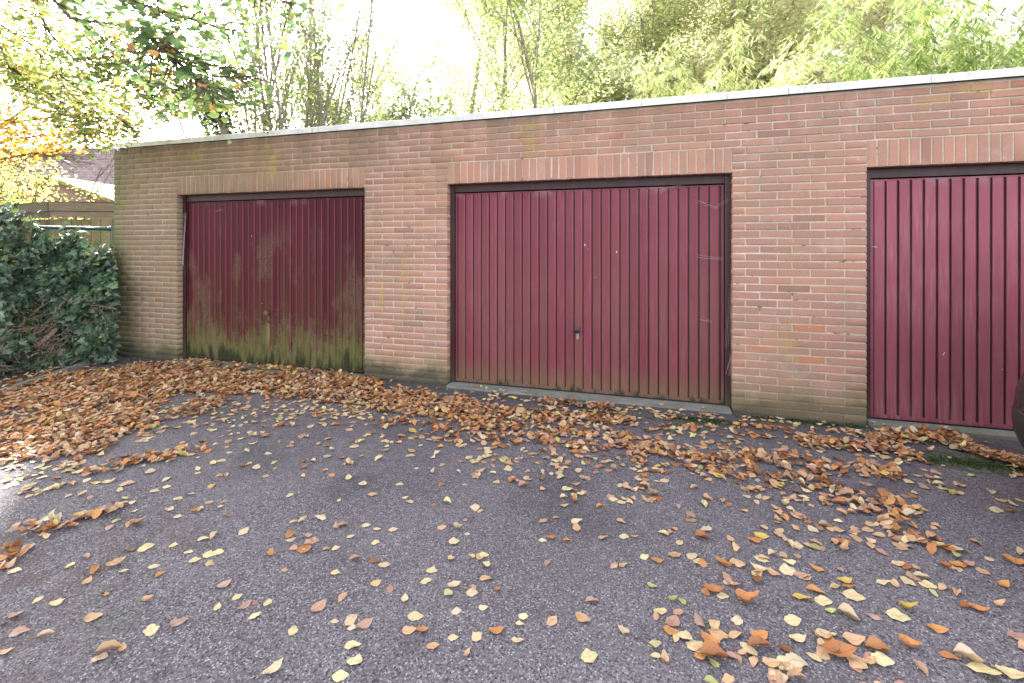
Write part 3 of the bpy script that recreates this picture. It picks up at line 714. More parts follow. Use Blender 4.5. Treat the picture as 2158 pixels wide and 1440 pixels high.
# ivy-clad stump leaning above the roof
root = thing('ivy_clad_stump', 'leaning dead stump wrapped in dark ivy above the left garage roof', 'stump', foot(470, 8.5))
p0 = np.array(foot(500, 8.5)); pts = [p0, p0 + (.02, 0, 2.4), at(470, 262, 8.5), at(440, 222, 8.5), at(425, 205, 8.5)]
MB().tube(pts, [.10, .09, .075, .04, .02], 8).build('trunk', M['bark_pale'], root, smooth=True)
segsx = [(pts[i], pts[i + 1]) for i in range(1, 4)]; P = along(segsx, 1100, .13); n = len(P)
obj('ivy', scatter_mesh('ivy', [ivy_template()], P, frames(n, (.2, -1, .6), .5, droop=.3), rng.uniform(.05, .09, n), palette([(.025, .06, .02), (.04, .085, .03), (.015, .04, .018)], n)), M['ivy'], root, kind='stuff')
# ================================================================== BEECH OVER THE FORECOURT
def limb(pts, r0, r1, segs, dep=3):
    pts = [np.asarray(p, float) for p in pts]; n = len(pts)
    for i in range(n - 1):
        a, b = r0 + (r1 - r0) * i / (n - 1), r0 + (r1 - r0) * (i + 1) / (n - 1); segs.append((pts[i], pts[i + 1], a, b, dep))
def sprays(pts, segs, tips, n, L=.45, plane_up=True):
    """flat beech sprays: twigs leaving a limb to both sides, nearly level and drooping at the tip"""
    pts = [np.asarray(p, float) for p in pts]
    for _ in range(n):
        i = rng.integers(0, len(pts) - 1); t = rng.random(); p = pts[i] * (1 - t) + pts[i + 1] * t; d = pts[i + 1] - pts[i]; d /= np.linalg.norm(d)
        side = np.cross(d, (0, 0, 1)) * rng.choice((-1, 1)); nd = d * rng.uniform(.3, 1) + side * rng.uniform(.3, .9) + np.array((0, 0, rng.normal(-.12, .16)))
        skeleton(p, nd, L * rng.uniform(.5, 1.2), .0045, 1, spread=.6, up=-.06, nseg=4, kids=(1, 2), segs=segs, tips=tips, shrink=.5, first=.1)
BT = [beech_template(.2, .15), beech_template(.5, .3), beech_template(-.2, .1, .3), beech_template(.1, .05)]
beech = thing('beech_tree', 'big beech leaning in from the left with large dark green leaves hanging over the forecourt', 'tree', (-8.3, -3.4, 0))
MB().tube([(-8.3, -3.4, -.1), (-8.25, -3.35, 1.2), (-8.05, -3.3, 3.2), (-7.7, -3.1, 5.2), (-7.6, -3.0, 7.8)], [.34, .27, .23, .17, .07], 12).build('trunk', M['bark'], beech, smooth=True)
segs, tips_near, tips_mid, tips_or = [], [], [], []
NEAR = [[at(-260, -420, 3.6), at(60, -60, 3.2), at(150, 40, 3.0), at(300, 60, 2.9), at(395, 125, 2.8), at(500, 150, 2.9)],
        [at(60, -60, 3.2), at(200, -30, 3.0), at(330, 20, 2.8), at(470, 60, 2.9)],
        [at(200, -30, 3.0), at(360, -60, 3.0), at(520, -20, 3.2), at(620, 10, 3.4)],
        [at(300, 60, 2.9), at(350, 110, 2.8), at(440, 185, 2.8)]]
MID = [[at(-300, -300, 5.0), at(70, -20, 4.6), at(85, 30, 4.6), at(105, 70, 4.6), at(155, 125, 4.6), at(215, 150, 4.6), at(275, 170, 4.6), at(335, 210, 4.7)],
       [at(-300, -100, 5.2), at(-50, 20, 4.8), at(60, 90, 4.8), at(140, 170, 4.8), at(230, 235, 4.9), at(300, 285, 5.0)],
       [at(155, 125, 4.6), at(250, 120, 4.6), at(330, 185, 4.6), at(450, 195, 4.4)],
       [at(-50, 20, 4.8), at(30, 150, 4.9), at(120, 210, 5), at(240, 270, 5)]]
for p in NEAR: limb(p, .014, .005, segs); sprays(p, segs, tips_near, 26, .34)
limb([(-7.9, -3.25, 4.2), NEAR[0][0]], .06, .016, segs); limb([(-7.9, -3.25, 4.4), MID[0][0]], .06, .02, segs); limb([(-8, -3.3, 3.4), MID[1][0]], .05, .02, segs)
for p in MID: limb(p, .016, .005, segs); sprays(p, segs, tips_mid, 30, .55)
# the upper crown, above the picture, that shades the left end
up_segs, up_tips = [], []
for _ in range(22):
    a = rng.uniform(-1.3, 1.9); ln = rng.uniform(3.2, 6.0); z0 = rng.uniform(4.2, 7.6)
    skeleton((-7.8, -3.15, z0), (math.cos(a), math.sin(a), rng.uniform(.0, .45)), ln, .05, 2, spread=.55, up=.03, nseg=6, kids=(2, 3), segs=up_segs, tips=up_tips, shrink=.42, first=.15)
def above(P):
    x, y, z = proj(P); return (z < .3) | (y < -12 + 0 * x) | (x < -20)
up_segs = [s for s in up_segs if above(np.array([s[0]]))[0] and above(np.array([s[1]]))[0]]
def clear_of_roof(s_):
    x, y, z = proj(np.array([s_[1]])); return y[0] < np.interp(x[0], [0, 200, 300, 330, 420], [520, 330, 285, 255, 225]) or x[0] < 0
segs = [s_ for s_ in segs if clear_of_roof(s_)]
obj('branches', seg_mesh('branches', segs + up_segs, 5), M['bark_dark'], beech, kind='stuff')
GRN = [(.10, .16, .075), (.14, .21, .085), (.08, .13, .065), (.22, .27, .10), (.42, .27, .09), (.30, .15, .08)]
def crown_part(tips, n, spread, cols, wts, size, keep=None, name='leaves', singles=0, up=(0, 0, 1), tilt=.35, droop=.3):
    P = along(tips, n, spread)
    if keep is not None: P = P[keep(P)]
    n = len(P); R = frames(n, up, tilt, droop=droop); s = size * rng.uniform(.7, 1.2, n); c = palette(cols, n, wts)
    P = P + R[:, :, 1] * (s * .5)[:, None]
    if singles:
        x, y, z = proj(P); vis = (x > 0) & (x < 2158) & (y > 0) & (z > .5); sz = np.where(vis, s / z, 0); od = np.argsort(-sz); one = od[:singles]; rest = np.setdiff1d(np.arange(n), one)
        for i in one:
            V, F, U = BT[rng.integers(0, 4)]; me = mesh('leaf', (V * s[i]) @ R[i].T, F, tint=c[i], uv=U, smooth=True); o = obj('leaf', me, M['beech'], beech); o.location = Vector(P[i]) - Vector(beech.location); o.matrix_parent_inverse.identity()
    else: rest = np.arange(n)
    obj(name, scatter_mesh(name, BT, P[rest], R[rest], s[rest], c[rest]), M['beech'], beech, kind='stuff')
inpic = lambda P: (proj(P)[0] < 660)
crown_part(tips_near, 1500, .10, GRN, [4, 4, 2, 3, .6, .3], .066, singles=290, name='leaves')
crown_part(tips_mid, 5200, .12, [(.13, .18, .07), (.18, .23, .08), (.27, .27, .09), (.42, .26, .10)], [3, 3, 2, .6], .070, keep=lambda P: (proj(P)[0] < 520) & (proj(P)[1] < np.interp(proj(P)[0], [0, 200, 300, 330, 420], [500, 330, 292, 262, 235])), name='leaves')
crown_part(up_tips, 21000, .16, GRN, None, .095, keep=above, name='crown', tilt=.5)

# bright yellow and orange young beech standing beyond the corner
def kp(P):
    x, y, z = proj(P)
    lim = np.interp(x, [-400, 0, 60, 120, 200, 250, 330], [400, 330, 330, 318, 300, 300, 190]) 
    return (x < 335) & (y < lim + rng.normal(0, 12, len(x))) & (y > np.interp(x, [-400, 0, 100, 200, 330], [60, 105, 130, 185, 195]) + rng.normal(0, 18, len(x)))
ob = thing('young_beech', 'young beech with orange and yellow autumn leaves above the shed', 'tree', foot(-190, 7.2))
sg, tp = [], []
b0 = np.array(foot(-190, 7.2)); limb([b0, b0 + (0, 0, 1.6), at(-150, 330, 7.2), at(-90, 180, 7.2)], .11, .05, sg)
OR = [[at(-150, 330, 7.0), at(0, 265, 6.4), at(75, 215, 6.3), at(140, 178, 6.2), at(200, 168, 6.2)], [at(-150, 330, 7.0), at(0, 262, 6.4), at(90, 250, 6.2), at(180, 238, 6.1), at(240, 235, 6.1)],
      [at(-150, 330, 7), at(0, 300, 6.6), at(90, 285, 6.4), at(170, 280, 6.3), at(235, 300, 6.2)], [at(-90, 180, 7.0), at(0, 150, 6.6), at(80, 140, 6.5)], [at(-150, 330, 7), at(-20, 340, 6.7), at(60, 325, 6.5), at(120, 320, 6.5)]]
for p in OR: limb(p, .022, .006, sg); sprays(p, sg, tp, 26, .62)
obj('branches', seg_mesh('branches', sg, 5), M['bark_dark'], ob)
P = along(tp, 5200, .10); P = P[kp(P)]; n = len(P)
x, y, z = proj(P); hot_ = np.clip((y - 175) / 120, 0, 1)
c = palette([(.17, .22, .04), (.26, .27, .05), (.30, .24, .05)], n); c2 = palette([(.44, .20, .035), (.50, .27, .05), (.40, .14, .03), (.42, .33, .06)], n)
sel = rng.random(n) < .25 + .5 * hot_; c[sel] = c2[sel]
obj('crown', scatter_mesh('crown', BT, P, frames(n, (0, 0, 1), .4, droop=.25), rng.uniform(.05, .085, n), c), M['foliage'], ob, kind='stuff')
# yellow shrub in front of the tiled roof
ys = thing('yellow_shrub', 'straggly bright yellow shrub between the shed and the tiled house', 'shrub', foot(60, 10.0))
sg, tp = [], []
for k in range(16): skeleton(at(20 + rng.uniform(-90, 110), 518, 10.0) * (1, 1, 0), (rng.normal(0, .22), 0, 1), rng.uniform(2.4, 3.35), .022, 2, spread=.42, up=.25, nseg=5, kids=(1, 2), segs=sg, tips=tp, shrink=.42, first=.3)
def kq(P):
    x, y, z = proj(P); return (y > np.interp(x, [-300, 0, 100, 190, 240], [230, 290, 330, 385, 410]))
obj('branches', seg_mesh('branches', sg, 4), M['bark_dark'], ys, kind='stuff')
P = along(tp, 6500, .10); P = P[kq(P)]; n = len(P)
obj('crown', scatter_mesh('crown', DIA, P, frames(n, (0, 0, 1), .6, droop=.25), rng.uniform(.05, .085, n), palette([(.46, .43, .14), (.40, .41, .14), (.48, .38, .12), (.28, .32, .11)], n)), M['foliage'], ys, kind='stuff')

# ================================================================== SHED, HOUSE
shed = thing('timber_shed', 'low weathered shed of upright boards under a thick grey fascia, behind the ivy', 'shed', V3(at(110, 518, 7.3) * (1, 1, 0)))
c0 = at(110, 518, 7.25) * (1, 1, 0); R_ = np.array((ct, st, 0)); Fw = np.array((-st, ct, 0))
dirR = R_ * .985 + Fw * .17; dirL = -(R_ * .93 - Fw * .18) + Fw * .22; dirR /= np.linalg.norm(dirR); dirL /= np.linalg.norm(dirL)
def boards(o, d, n, wd, mat, z1, shade):
    nr = np.cross(d, (0, 0, 1)); nr = nr if nr.dot(Fw) < 0 else -nr
    for k in range(n):
        p = o + d * wd * k + nr * rng.normal(0, .003); t = shade * rng.uniform(.82, 1.14)
        MB().obox(p - nr * .02, d * (wd - .008), nr * .02, (0, 0, z1)).build('board', mat, shed, tint=(t, t, t * rng.uniform(.93, 1.03)))
    MB().obox(o - nr * .05, d * wd * n, nr * .028, (0, 0, z1)).build('backing', M['wood_dark'], shed, tint=(.4, .4, .4))
ztop = CH + .0905 * 7.25
boards(c0, dirR, 22, .132, M['wood_green'], ztop - .25, 1.0); boards(c0 + dirL * .002, dirL, 16, .125, M['wood_dark'], ztop - .25, 1.0)  # left face in darker wood, its shade put into the colour
def plank(o, d, L, z0, h, th, mat, name, t=1.0, tip=0.0):
    nr = np.cross(d, (0, 0, 1)); nr = nr if nr.dot(Fw) < 0 else -nr
    MB().obox(np.array((*o[:2], z0)) - nr * .0, d * L + np.array((0, 0, tip)), nr * th, (0, 0, h)).build(name, mat, shed, tint=(t, t, t))
plank(c0 - dirR * .01, dirR, 2.92, ztop - .125, .128, .055, M['wood_grey'], 'fascia_board', 1.15); plank(c0 - dirR * .01, dirR, 2.9, ztop - .215, .082, .032, M['wood_grey'], 'trim_board', 1.3)
plank(c0, dirL, 2.0, ztop - .135, .128, .055, M['wood_green'], 'fascia_board', .55); plank(c0, dirL, 2.0, ztop - .225, .082, .032, M['wood_dark'], 'trim_board', .9)  # left boards darkened in tint to match the shaded face
m = MB(); q = [c0, c0 + dirR * 2.9, c0 + dirR * 2.9 + Fw * 2.6, c0 + dirL * 2 + Fw * 2.6, c0 + dirL * 2]
V = [(*p[:2], ztop + .004) for p in q] + [(*p[:2], ztop + .022) for p in q]
m.add(V, [(4, 3, 2, 1, 0), (5, 6, 7, 8, 9)] + [(i, (i + 1) % 5, (i + 1) % 5 + 5, i + 5) for i in range(5)]).build('roof', M['felt'], shed)
# mossy-roofed outhouse behind the shed
oh = thing('mossy_outhouse', 'small outhouse whose shallow roof is covered with yellow moss, behind the timber shed', 'outhouse', V3(at(150, 518, 12) * (1, 1, 0)))
a_ = at(95, 368, 12.2); b_ = at(265, 432, 11.8); dp = Fw * 3.2; l_ = at(-60, 432, 12.0)
m = MB()
for (u, v_) in ((a_, b_), (a_, l_)):
    nrm_ = np.array((0, 0, -.09)); V = [u, v_, v_ + dp, u + dp, u + nrm_, v_ + nrm_, v_ + dp + nrm_, u + dp + nrm_]
    m.add(V, [(0, 1, 2, 3), (7, 6, 5, 4), (0, 4, 5, 1), (1, 5, 6, 2), (2, 6, 7, 3), (3, 7, 4, 0)])
m.build('roof', M['mossroof'], oh)
# courses of slates on the outhouse show as ridges across the moss
w_ = MB(); f0 = Fw * .15; V = [l_ + R_ * .2 + f0, b_ - R_ * .15 + f0, a_ + f0 - np.array((0, 0, .07))]; V += [(v_[0], v_[1], 0) for v_ in V[:2]]
w_.add(V, [(0, 1, 2), (0, 3, 4, 1)]).build('wall', M['housewall'], oh)
house = thing('tiled_house', 'house with a large brown pantile roof and slanting skylights beyond the left corner', 'house', V3(at(120, 518, 24) * (1, 1, 0)))
zc = 22.0; L0, L1 = -160, 420
r0, r1 = at(L0, 300, zc + 3.6), at(L1, 312, zc + 3.0); e0, e1 = at(L0, 425, zc - .4), at(L1, 437, zc - 1.0)
r0[2] = r1[2] = CH + .205 * (zc + 3.3); e0[2] = e1[2] = CH + .085 * (zc - .7)
u_ = (r1 - r0); Lr = np.linalg.norm(u_); u_ /= Lr; dn = (e0 - r0); Ld = np.linalg.norm(dn); dn /= Ld; nn = np.cross(u_, dn); nn = nn if nn[2] > 0 else -nn
MB().obox(r0 - nn * .12, u_ * Lr, dn * Ld, nn * .08).build('roof', M['bark_dark'], house)
skyl = [at(182, 328, 24.6), at(184, 376, 23.0), at(238, 384, 22.9), at(236, 330, 24.5)]
rows, colsn = int(Ld / .34), int(Lr / .26); TV = []; TF = []; TT = []
for r in range(rows):
    for k in range(colsn):
        o_ = r0 + u_ * (k * .26) + dn * (r * .34); 
        sx, sy, sz = proj(np.array([o_])); 
        if not (30 < sx[0] < 275): continue
        b = len(TV); prof = [(0, .0), (.07, .045), (.14, .045), (.20, .0), (.26, .0)]; t = rng.uniform(.75, 1.15)
        for (dd, hh) in ((0, 0), (.36, .035)):
            for (uu, h2) in prof: TV.append(o_ + u_ * uu + dn * dd + nn * (h2 + hh))
        for q_ in range(4): TF.append((b + q_, b + q_ + 1, b + q_ + 6, b + q_ + 5))
        for q_ in range(2): pass
        b2 = len(TV)
        for (uu, h2) in prof[:5]: TV.append(o_ + u_ * uu + dn * .36 + nn * (h2 + .0 - .02))
        for q_ in range(4): TF.append((b + 5 + q_, b + 6 + q_, b2 + q_ + 1, b2 + q_))
        TT += [(t, t, t)] * 15
obj('roof_tiles', mesh('roof_tiles', np.array(TV), np.array(TF), tint=np.array(TT)), M['tile'], house, kind='stuff')
for s_ in skyl:
    k = (s_ - r0).dot(u_); j = (s_ - r0).dot(dn); o_ = r0 + u_ * (k - .45) + dn * (j - .6)
    f_ = MB(); W_, H_ = .9, 1.25
    for (a, b, c, d) in ((0, 0, W_, .07), (0, H_ - .07, W_, .07), (0, .07, .07, H_ - .14), (W_ - .07, .07, .07, H_ - .14)):
        f_.obox(o_ + u_ * a + dn * b, u_ * c, dn * d, nn * .14)
    fo = f_.build('skylight', M['white'], house); MB().obox(o_ + u_ * .07 + dn * .07, u_ * (W_ - .14), dn * (H_ - .14), nn * .12).build('pane', M['glass'], fo)
hb = MB(); q0 = e0 + Fw * .4; q1 = e1 + Fw * .4
hb.add([(*q0[:2], 0), (*q1[:2], 0), (*(q1 + Fw * 7)[:2], 0), (*(q0 + Fw * 7)[:2], 0), (*q0[:2], e0[2]), (*q1[:2], e0[2]), (*(q1 + Fw * 7)[:2], e0[2]), (*(q0 + Fw * 7)[:2], e0[2])],
       [(0, 1, 5, 4), (1, 2, 6, 5), (2, 3, 7, 6), (3, 0, 4, 7)]).build('wall', M['housewall'], house)
m = MB(); back = (e0 + Fw * 8.2); m.add([r0, r1, e1 + Fw * 8.2, e0 + Fw * 8.2], [(0, 1, 2, 3)]).build('rear_roof', M['tile'], house, tint=(1, 1, 1))

# ================================================================== CHAIN-LINK FENCE, IVY
fe = thing('chain_link_fence', 'short chain-link fence with a dark green tubular top rail against the garage corner', 'fence', V3(at(160, 518, 5.62) * (1, 1, 0)))
ra, rb = at(75, 479, 5.60), at(233, 482.5, 5.72)
dr = (rb - ra) / np.linalg.norm(rb - ra)
MB().tube([ra, rb], .021, 12).build('top_rail', M['green'], fe, smooth=True)
for p_ in (ra, rb): MB().tube([p_ - dr * .03, p_ + dr * .03], .027, 12).build('rail_end', M['green'], fe, smooth=True)
MB().tube([(rb[0] + .03, rb[1], 0), (rb[0] + .03, rb[1], rb[2] + .12)], .014, 8).build('post', M['wire'], fe)
m = MB(); hh = ra[2]; sp_ = .062; Lf = np.linalg.norm(rb - ra); nw = int((Lf + hh) / sp_)
for k in range(nw):
    for s_ in (0, 1):
        u0, u1 = k * sp_ - hh, k * sp_; z0_, z1_ = (0, hh)
        a0 = max(u0, 0); b0_ = min(u1, Lf)
        if b0_ <= a0: continue
        za, zb = (a0 - u0), (b0_ - u0)
        if s_: za, zb = hh - za, hh - zb
        A = np.array((ra[0], ra[1], 0)) + dr * a0 * (1, 1, 0) + Fw * .004 * s_; B = np.array((ra[0], ra[1], 0)) + dr * b0_ * (1, 1, 0) + Fw * .004 * s_
        m.tube([(A[0], A[1], za), (B[0], B[1], zb)], .0016, 3, cap=False)
m.build('mesh', M['wire'], fe, kind='stuff')
# timber post and boards under the ivy, at the left edge
pf = thing('plank_fence', 'mossy green plank fence end with a capped post half buried in ivy', 'fence', V3(at(30, 518, 5.3) * (1, 1, 0)))
o_ = at(58, 518, 5.30) * (1, 1, 0); dL = -R_ * .96 + Fw * .1 - Fw * .38; dL /= np.linalg.norm(dL); nr = np.cross(dL, (0, 0, 1)); nr = nr if nr.dot(Fw) < 0 else -nr
for k, (ya, yb) in enumerate(((462, 480), (484, 500), (505, 512), (516, 534), (536, 549), (551, 570), (572, 590), (592, 612), (614, 634), (636, 660))):
    zb_ = CH - (ya - 518) / 1000 * 5.3; za_ = CH - (yb - 518) / 1000 * 5.3; t = rng.uniform(.85, 1.25); y_ = .028 if k % 2 else 0
    MB().obox(np.array((*o_[:2], za_)) - nr * (.02 + y_), dL * 1.6, nr * .022, (0, 0, zb_ - za_)).build('plank', M['wood_green'], pf, tint=(t, t, t * .95))
MB().tube([(*(o_ + nr * .03)[:2], 0), (*(o_ + nr * .03)[:2], 1.62), (*(o_ + nr * .03)[:2], 1.655)], [.048, .048, .04], 14).build('post', M['wood_green'], pf, tint=(1.1, 1.1, 1))
MB().obox(np.array((*(at(64, 518, 5.24))[:2], 0)), R_ * .018, Fw * .05, (0, 0, 1.32 - .0)).build('batten', M['wood_green'], pf, tint=(1.35, 1.3, 1.2))

ivy = thing('ivy', 'dense dark green ivy smothering the chain-link fence left of the garages', 'ivy', V3(at(100, 518, 5.4) * (1, 1, 0)))
def ivy_top(px): return np.interp(px, [-420, -200, 0, 40, 70, 100, 118, 140, 160, 185, 205, 225, 240], [440, 430, 448, 455, 478, 500, 512, 490, 492, 520, 534, 528, 530])
P = []; K = 0
for _ in range(26000):
    px = rng.uniform(-420, 241) if rng.random() < .33 else rng.uniform(-25, 241); base_y = np.interp(px, [-420, 0, 240], [840, 800, 752]) + 4
    tp_ = ivy_top(px) + rng.normal(0, 8); py = tp_ + (base_y - tp_) * rng.random() ** .95
    # how far the growth bulges in front of the fence
    t = (py - tp_) / (base_y - tp_); bul = .12 + .32 * math.sin(min(1, t * 1.1) * math.pi * .62) + .12 * math.sin(px * .045 + py * .021) * math.sin(py * .05)
    zf = np.interp(px, [-420, 0, 80, 240], [4.95, 5.18, 5.55, 5.70]); lay = rng.random() ** 2.2 * .30
    if 232 < px and py < 545: continue
    # thin places: bare twigs show low in the middle, boards show top left
    thin = math.exp(-(((px - 75) / 48) ** 2 + ((py - 715) / 34) ** 2)) * .8 + math.exp(-(((px - 170) / 24) ** 2 + ((py - 715) / 22) ** 2)) * .85 + math.exp(-(((px - 25) / 42) ** 2 + ((py - 482) / 34) ** 4)) * .90 + math.exp(-(((px - 22) / 42) ** 2 + ((py - 552) / 24) ** 2)) * .95 + math.exp(-(((px - 75) / 14) ** 2 + ((py - 600) / 22) ** 2)) * .4
    if rng.random() < thin: continue
    if rng.random() < .78 and K > 5200: continue
    q = at(px, py, zf - bul + lay)
    if q[2] < .02: q[2] = rng.uniform(.02, .09)
    P.append(q); K += 1
for _ in range(34):
    px = rng.uniform(0, 236); y0_ = ivy_top(px) + 14; q = at(px, y0_, np.interp(px, [0, 80, 240], [5.15, 5.5, 5.66]) - rng.uniform(0, .2)); dv = np.array((rng.normal(0, .10), -.03, rng.uniform(.06, .17)))
    for k in range(int(rng.integers(3, 7))): P.append(q + dv * k * .33 + rng.normal(0, .012, 3))
P = np.array(P); n = len(P)
yawn = rng.normal(0, .35, n); R = frames(n, (0.25, -1.0, .45), .42, heading=rng.uniform(0, 2 * math.pi, n), droop=.5)
s = rng.uniform(.048, .095, n); c = palette([(.060, .105, .066), (.084, .138, .084), (.046, .082, .052), (.12, .18, .10), (.17, .25, .08)], n, [4, 4, 3, 2, .5])
x, y, z = proj(P); top = (y < ivy_top(x) + 75) & (rng.random(n) < .35); c[top] = c[top] * 1.5  # lit look of the top leaves put into their tint
yl = rng.random(n) < .004; c[yl] = (.5, .36, .03)
IV = ivy_template(); od = np.argsort(-np.where((x > 0) & (x < 242), s / z * np.exp(-(z - z.min())), 0)); one = od[:300]; rest = od[300:]
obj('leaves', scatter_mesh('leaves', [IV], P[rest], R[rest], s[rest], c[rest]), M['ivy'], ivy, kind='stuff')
for i in one:
    me = mesh('leaf', (IV[0] * s[i]) @ R[i].T, IV[1], tint=c[i], uv=IV[2]); o = obj('leaf', me, M['ivy'], ivy); o.location = Vector(P[i]) - Vector(ivy.location); o.matrix_parent_inverse.identity()
# ivy stems and dead twigs
m = MB()
def vine(a, b, z, r, w=6, sag=.03):
    pts = []
    for k in range(w + 1):
        t = k / w; q = at(a[0] + (b[0] - a[0]) * t, a[1] + (b[1] - a[1]) * t, z) + rng.normal(0, sag, 3) * (0 < k < w); q[2] = max(q[2], .012); pts.append(q)
    m.tube(pts, [r * (1 - .5 * k / w) for k in range(w + 1)], 5)
for _ in range(100):
    px = rng.uniform(-40, 236); py = rng.uniform(620, 790 - px * .16); a = rng.uniform(0, math.pi); L = rng.uniform(20, 62)
    zf = np.interp(px, [0, 80, 240], [5.18, 5.5, 5.70]) - rng.uniform(.30, .52)
    vine((px, py), (px + L * math.cos(a), py + L * math.sin(a) * .8), zf, rng.uniform(.0022, .0048))
for _ in range(70):
    px = 75 + rng.normal(0, 34); py = 715 + rng.normal(0, 24); a = rng.normal(-.5, .5); L = rng.uniform(20, 60)
    vine((px, py), (px + L * math.cos(a), py + L * math.sin(a)), np.interp(px, [0, 80, 240], [5.18, 5.5, 5.7]) - .42, rng.uniform(.003, .006), sag=.02)
m.build('stems', M['vine'], ivy, kind='stuff')
MB().tube([at(62, 740, 5.02), at(80, 727, 5.03), at(98, 714, 5.05), at(114, 698, 5.1), at(130, 684, 5.2)], [.030, .028, .024, .022, .016], 9).build('thick_stem', M['vine'], ivy, smooth=True)
# ================================================================== FALLEN LEAVES
def weathered(V, F, U, k=1.0):
    V = V.copy(); m = len(V); ph = rng.uniform(0, 6, 4); V[:, 2] += .035 * np.sin(V[:, 1] * 9 + ph[0]) * np.sin(V[:, 0] * 14 + ph[1]) + rng.normal(0, .010, m)
    V[:, 0] *= 1 + .10 * np.sin(V[:, 1] * 7 + ph[2]) + rng.normal(0, .05 * k, m); V[:, 1] += rng.normal(0, .012 * k, m); V[:, 0] += .05 * np.sin(V[:, 1] * 3 + ph[3]); V[:, 0] *= rng.uniform(.9, 1.28); return V, F, U
LT0 = [(.04, .03), (-.10, .12, .1), (.12, .05, .25), (-.28, .14), (-.06, .55, .15), (-.55, .38), (.22, -.10, .3), (-.12, .22, -.4)]
LT = [weathered(*beech_template(*a, n=7)) for a in LT0] + [weathered(*beech_template(*[v * 1.5 for v in a], n=7), k=1.6) for a in LT0] + [weathered(*beech_template(*[v * 2.1 for v in a], n=7), k=2.2) for a in LT0]
TAN = {'pale yellow': (.64, .52, .30), 'straw': (.60, .47, .31), 'tan': (.54, .34, .20), 'orange': (.53, .24, .085), 'russet': (.40, .165, .065), 'pinkish brown': (.42, .25, .19), 'dark brown': (.22, .095, .05), 'yellow green': (.42, .42, .16), 'golden': (.58, .40, .10)}
TK = list(TAN)
def cap(a, b, w, k): return (np.array(a, float), np.array(b, float), w, k)
# dense drifts, as capsules on the ground: (from, to, half width, weight) measured off the photograph
def G(px, py): return np.array(ground(px, py))
CAPS = [(G(420, 768), G(790, 800), .10, .9), (G(950, 830), G(1540, 890), .09, .52), (G(1150, 850), G(1280, 862), .06, .9), (G(1560, 890), G(1820, 912), .08, .5), (G(400, 1150), G(900, 1180), .3, .05), (G(830, 895), G(1250, 950), .24, .60), (G(1250, 950), G(1620, 1010), .20, .58), (G(1300, 900), G(1600, 915), .13, .58), (G(450, 870), G(760, 870), .24, .50), (G(-200, 870), G(330, 825), .42, 1.0), (G(300, 815), G(700, 812), .30, .95), (G(0, 925), G(260, 905), .24, 1.0), (G(650, 825), G(960, 872), .24, .92), (G(930, 872), G(1200, 910), .22, .72), (G(1200, 905), G(1420, 950), .15, .66), (G(1640, 975), G(1850, 1000), .17, .70), (G(5, 850), G(300, 790), .40, 1.0), (G(300, 790), G(760, 812), .24, 1.0), (G(120, 800), G(420, 775), .30, 1.0), (G(0, 905), G(240, 880), .34, 1.0), (G(0, 960), G(200, 945), .17, .85), (G(180, 925), G(430, 860), .22, .75),
        (G(420, 840), G(700, 835), .18, .62), (G(250, 975), G(370, 965), .06, .9), (G(190, 1000), G(240, 990), .06, .8), (G(380, 950), G(470, 950), .05, .7),
        (G(700, 815), G(1000, 865), .20, .85), (G(780, 850), G(1010, 890), .16, .8), (G(1000, 865), G(1300, 890), .15, .75), (G(1000, 905), G(1250, 945), .13, .72), (G(1250, 900), G(1560, 935), .13, .55),
        (G(1300, 935), G(1560, 985), .13, .72), (G(1560, 900), G(1650, 905), .06, .7), (G(1590, 965), G(1700, 1000), .13, .8), (G(1700, 930), G(1900, 960), .12, .92), (G(1720, 985), G(1880, 1000), .12, .85), (G(1860, 925), G(2000, 925), .09, 1.0), (G(1960, 922), G(2158, 985), .10, 1.0),
        (G(1700, 1010), G(1870, 1070), .14, .72), (G(1760, 1060), G(1900, 1095), .09, .72), (G(1850, 1100), G(1960, 1150), .07, .65), (G(1560, 1000), G(1760, 1060), .12, .3), (G(1640, 1100), G(1950, 1180), .16, .3),
        (G(0, 1190), G(60, 1125), .08, .66), (G(60, 1125), G(235, 1075), .055, .72), (G(70, 1115), G(180, 1100), .05, .70), (G(0, 1000), G(180, 1010), .2, .25), (G(1400, 1090), G(1560, 1180), .14, .22), (G(1450, 1340), G(1780, 1400), .10, .40), (G(1500, 1130), G(1760, 1160), .12, .22),
        (G(-500, 860), G(5, 850), .5, .9), (G(1500, 885), G(1820, 905), .05, .25), (G(400, 900), G(620, 930), .25, .16), (G(560, 960), G(760, 960), .2, .10), (G(700, 890), G(1000, 930), .2, .2), (G(1030, 950), G(1300, 1010), .2, .3), (G(1300, 1010), G(1600, 1070), .2, .22)]
def density(X, Y):
    d = np.zeros(len(X))
    P = np.stack([X, Y], 1)
    for a, b, w_, k in CAPS:
        ab = b - a; t = np.clip(((P - a) @ ab) / (ab @ ab + 1e-9), 0, 1); q = P - a - t[:, None] * ab; r = np.linalg.norm(q, axis=1) / (w_ * 1.22 * (1.0 + .38 * np.sin(X * 7.3 + 3 * np.sin(Y * 4.1)) * np.sin(Y * 9.7 + 2 * np.sin(X * 3.7)) + .15 * np.sin(X * 23 + Y * 17)) + .01)
        d = np.maximum(d, k * np.clip(1.35 - r * .85, 0, 1) ** 1.6)
    return d
N = 120000
X = rng.uniform(-8, 3.6, N); Y = rng.uniform(-3.9, -.01, N)
dn_ = density(X, Y)
clump = (np.sin(X * 9.1 + 2 * np.sin(Y * 7.3)) * np.sin(Y * 11.7 + 2 * np.sin(X * 5.1)) + 1) / 2
pr = np.where(dn_ > .62, dn_ ** 2 * .74, dn_ * (.09 + .42 * clump ** 2))
area_all = 11.6 * 3.9; per = N / area_all
px, py, pz = proj(np.stack([X, Y, 0 * X], 1))
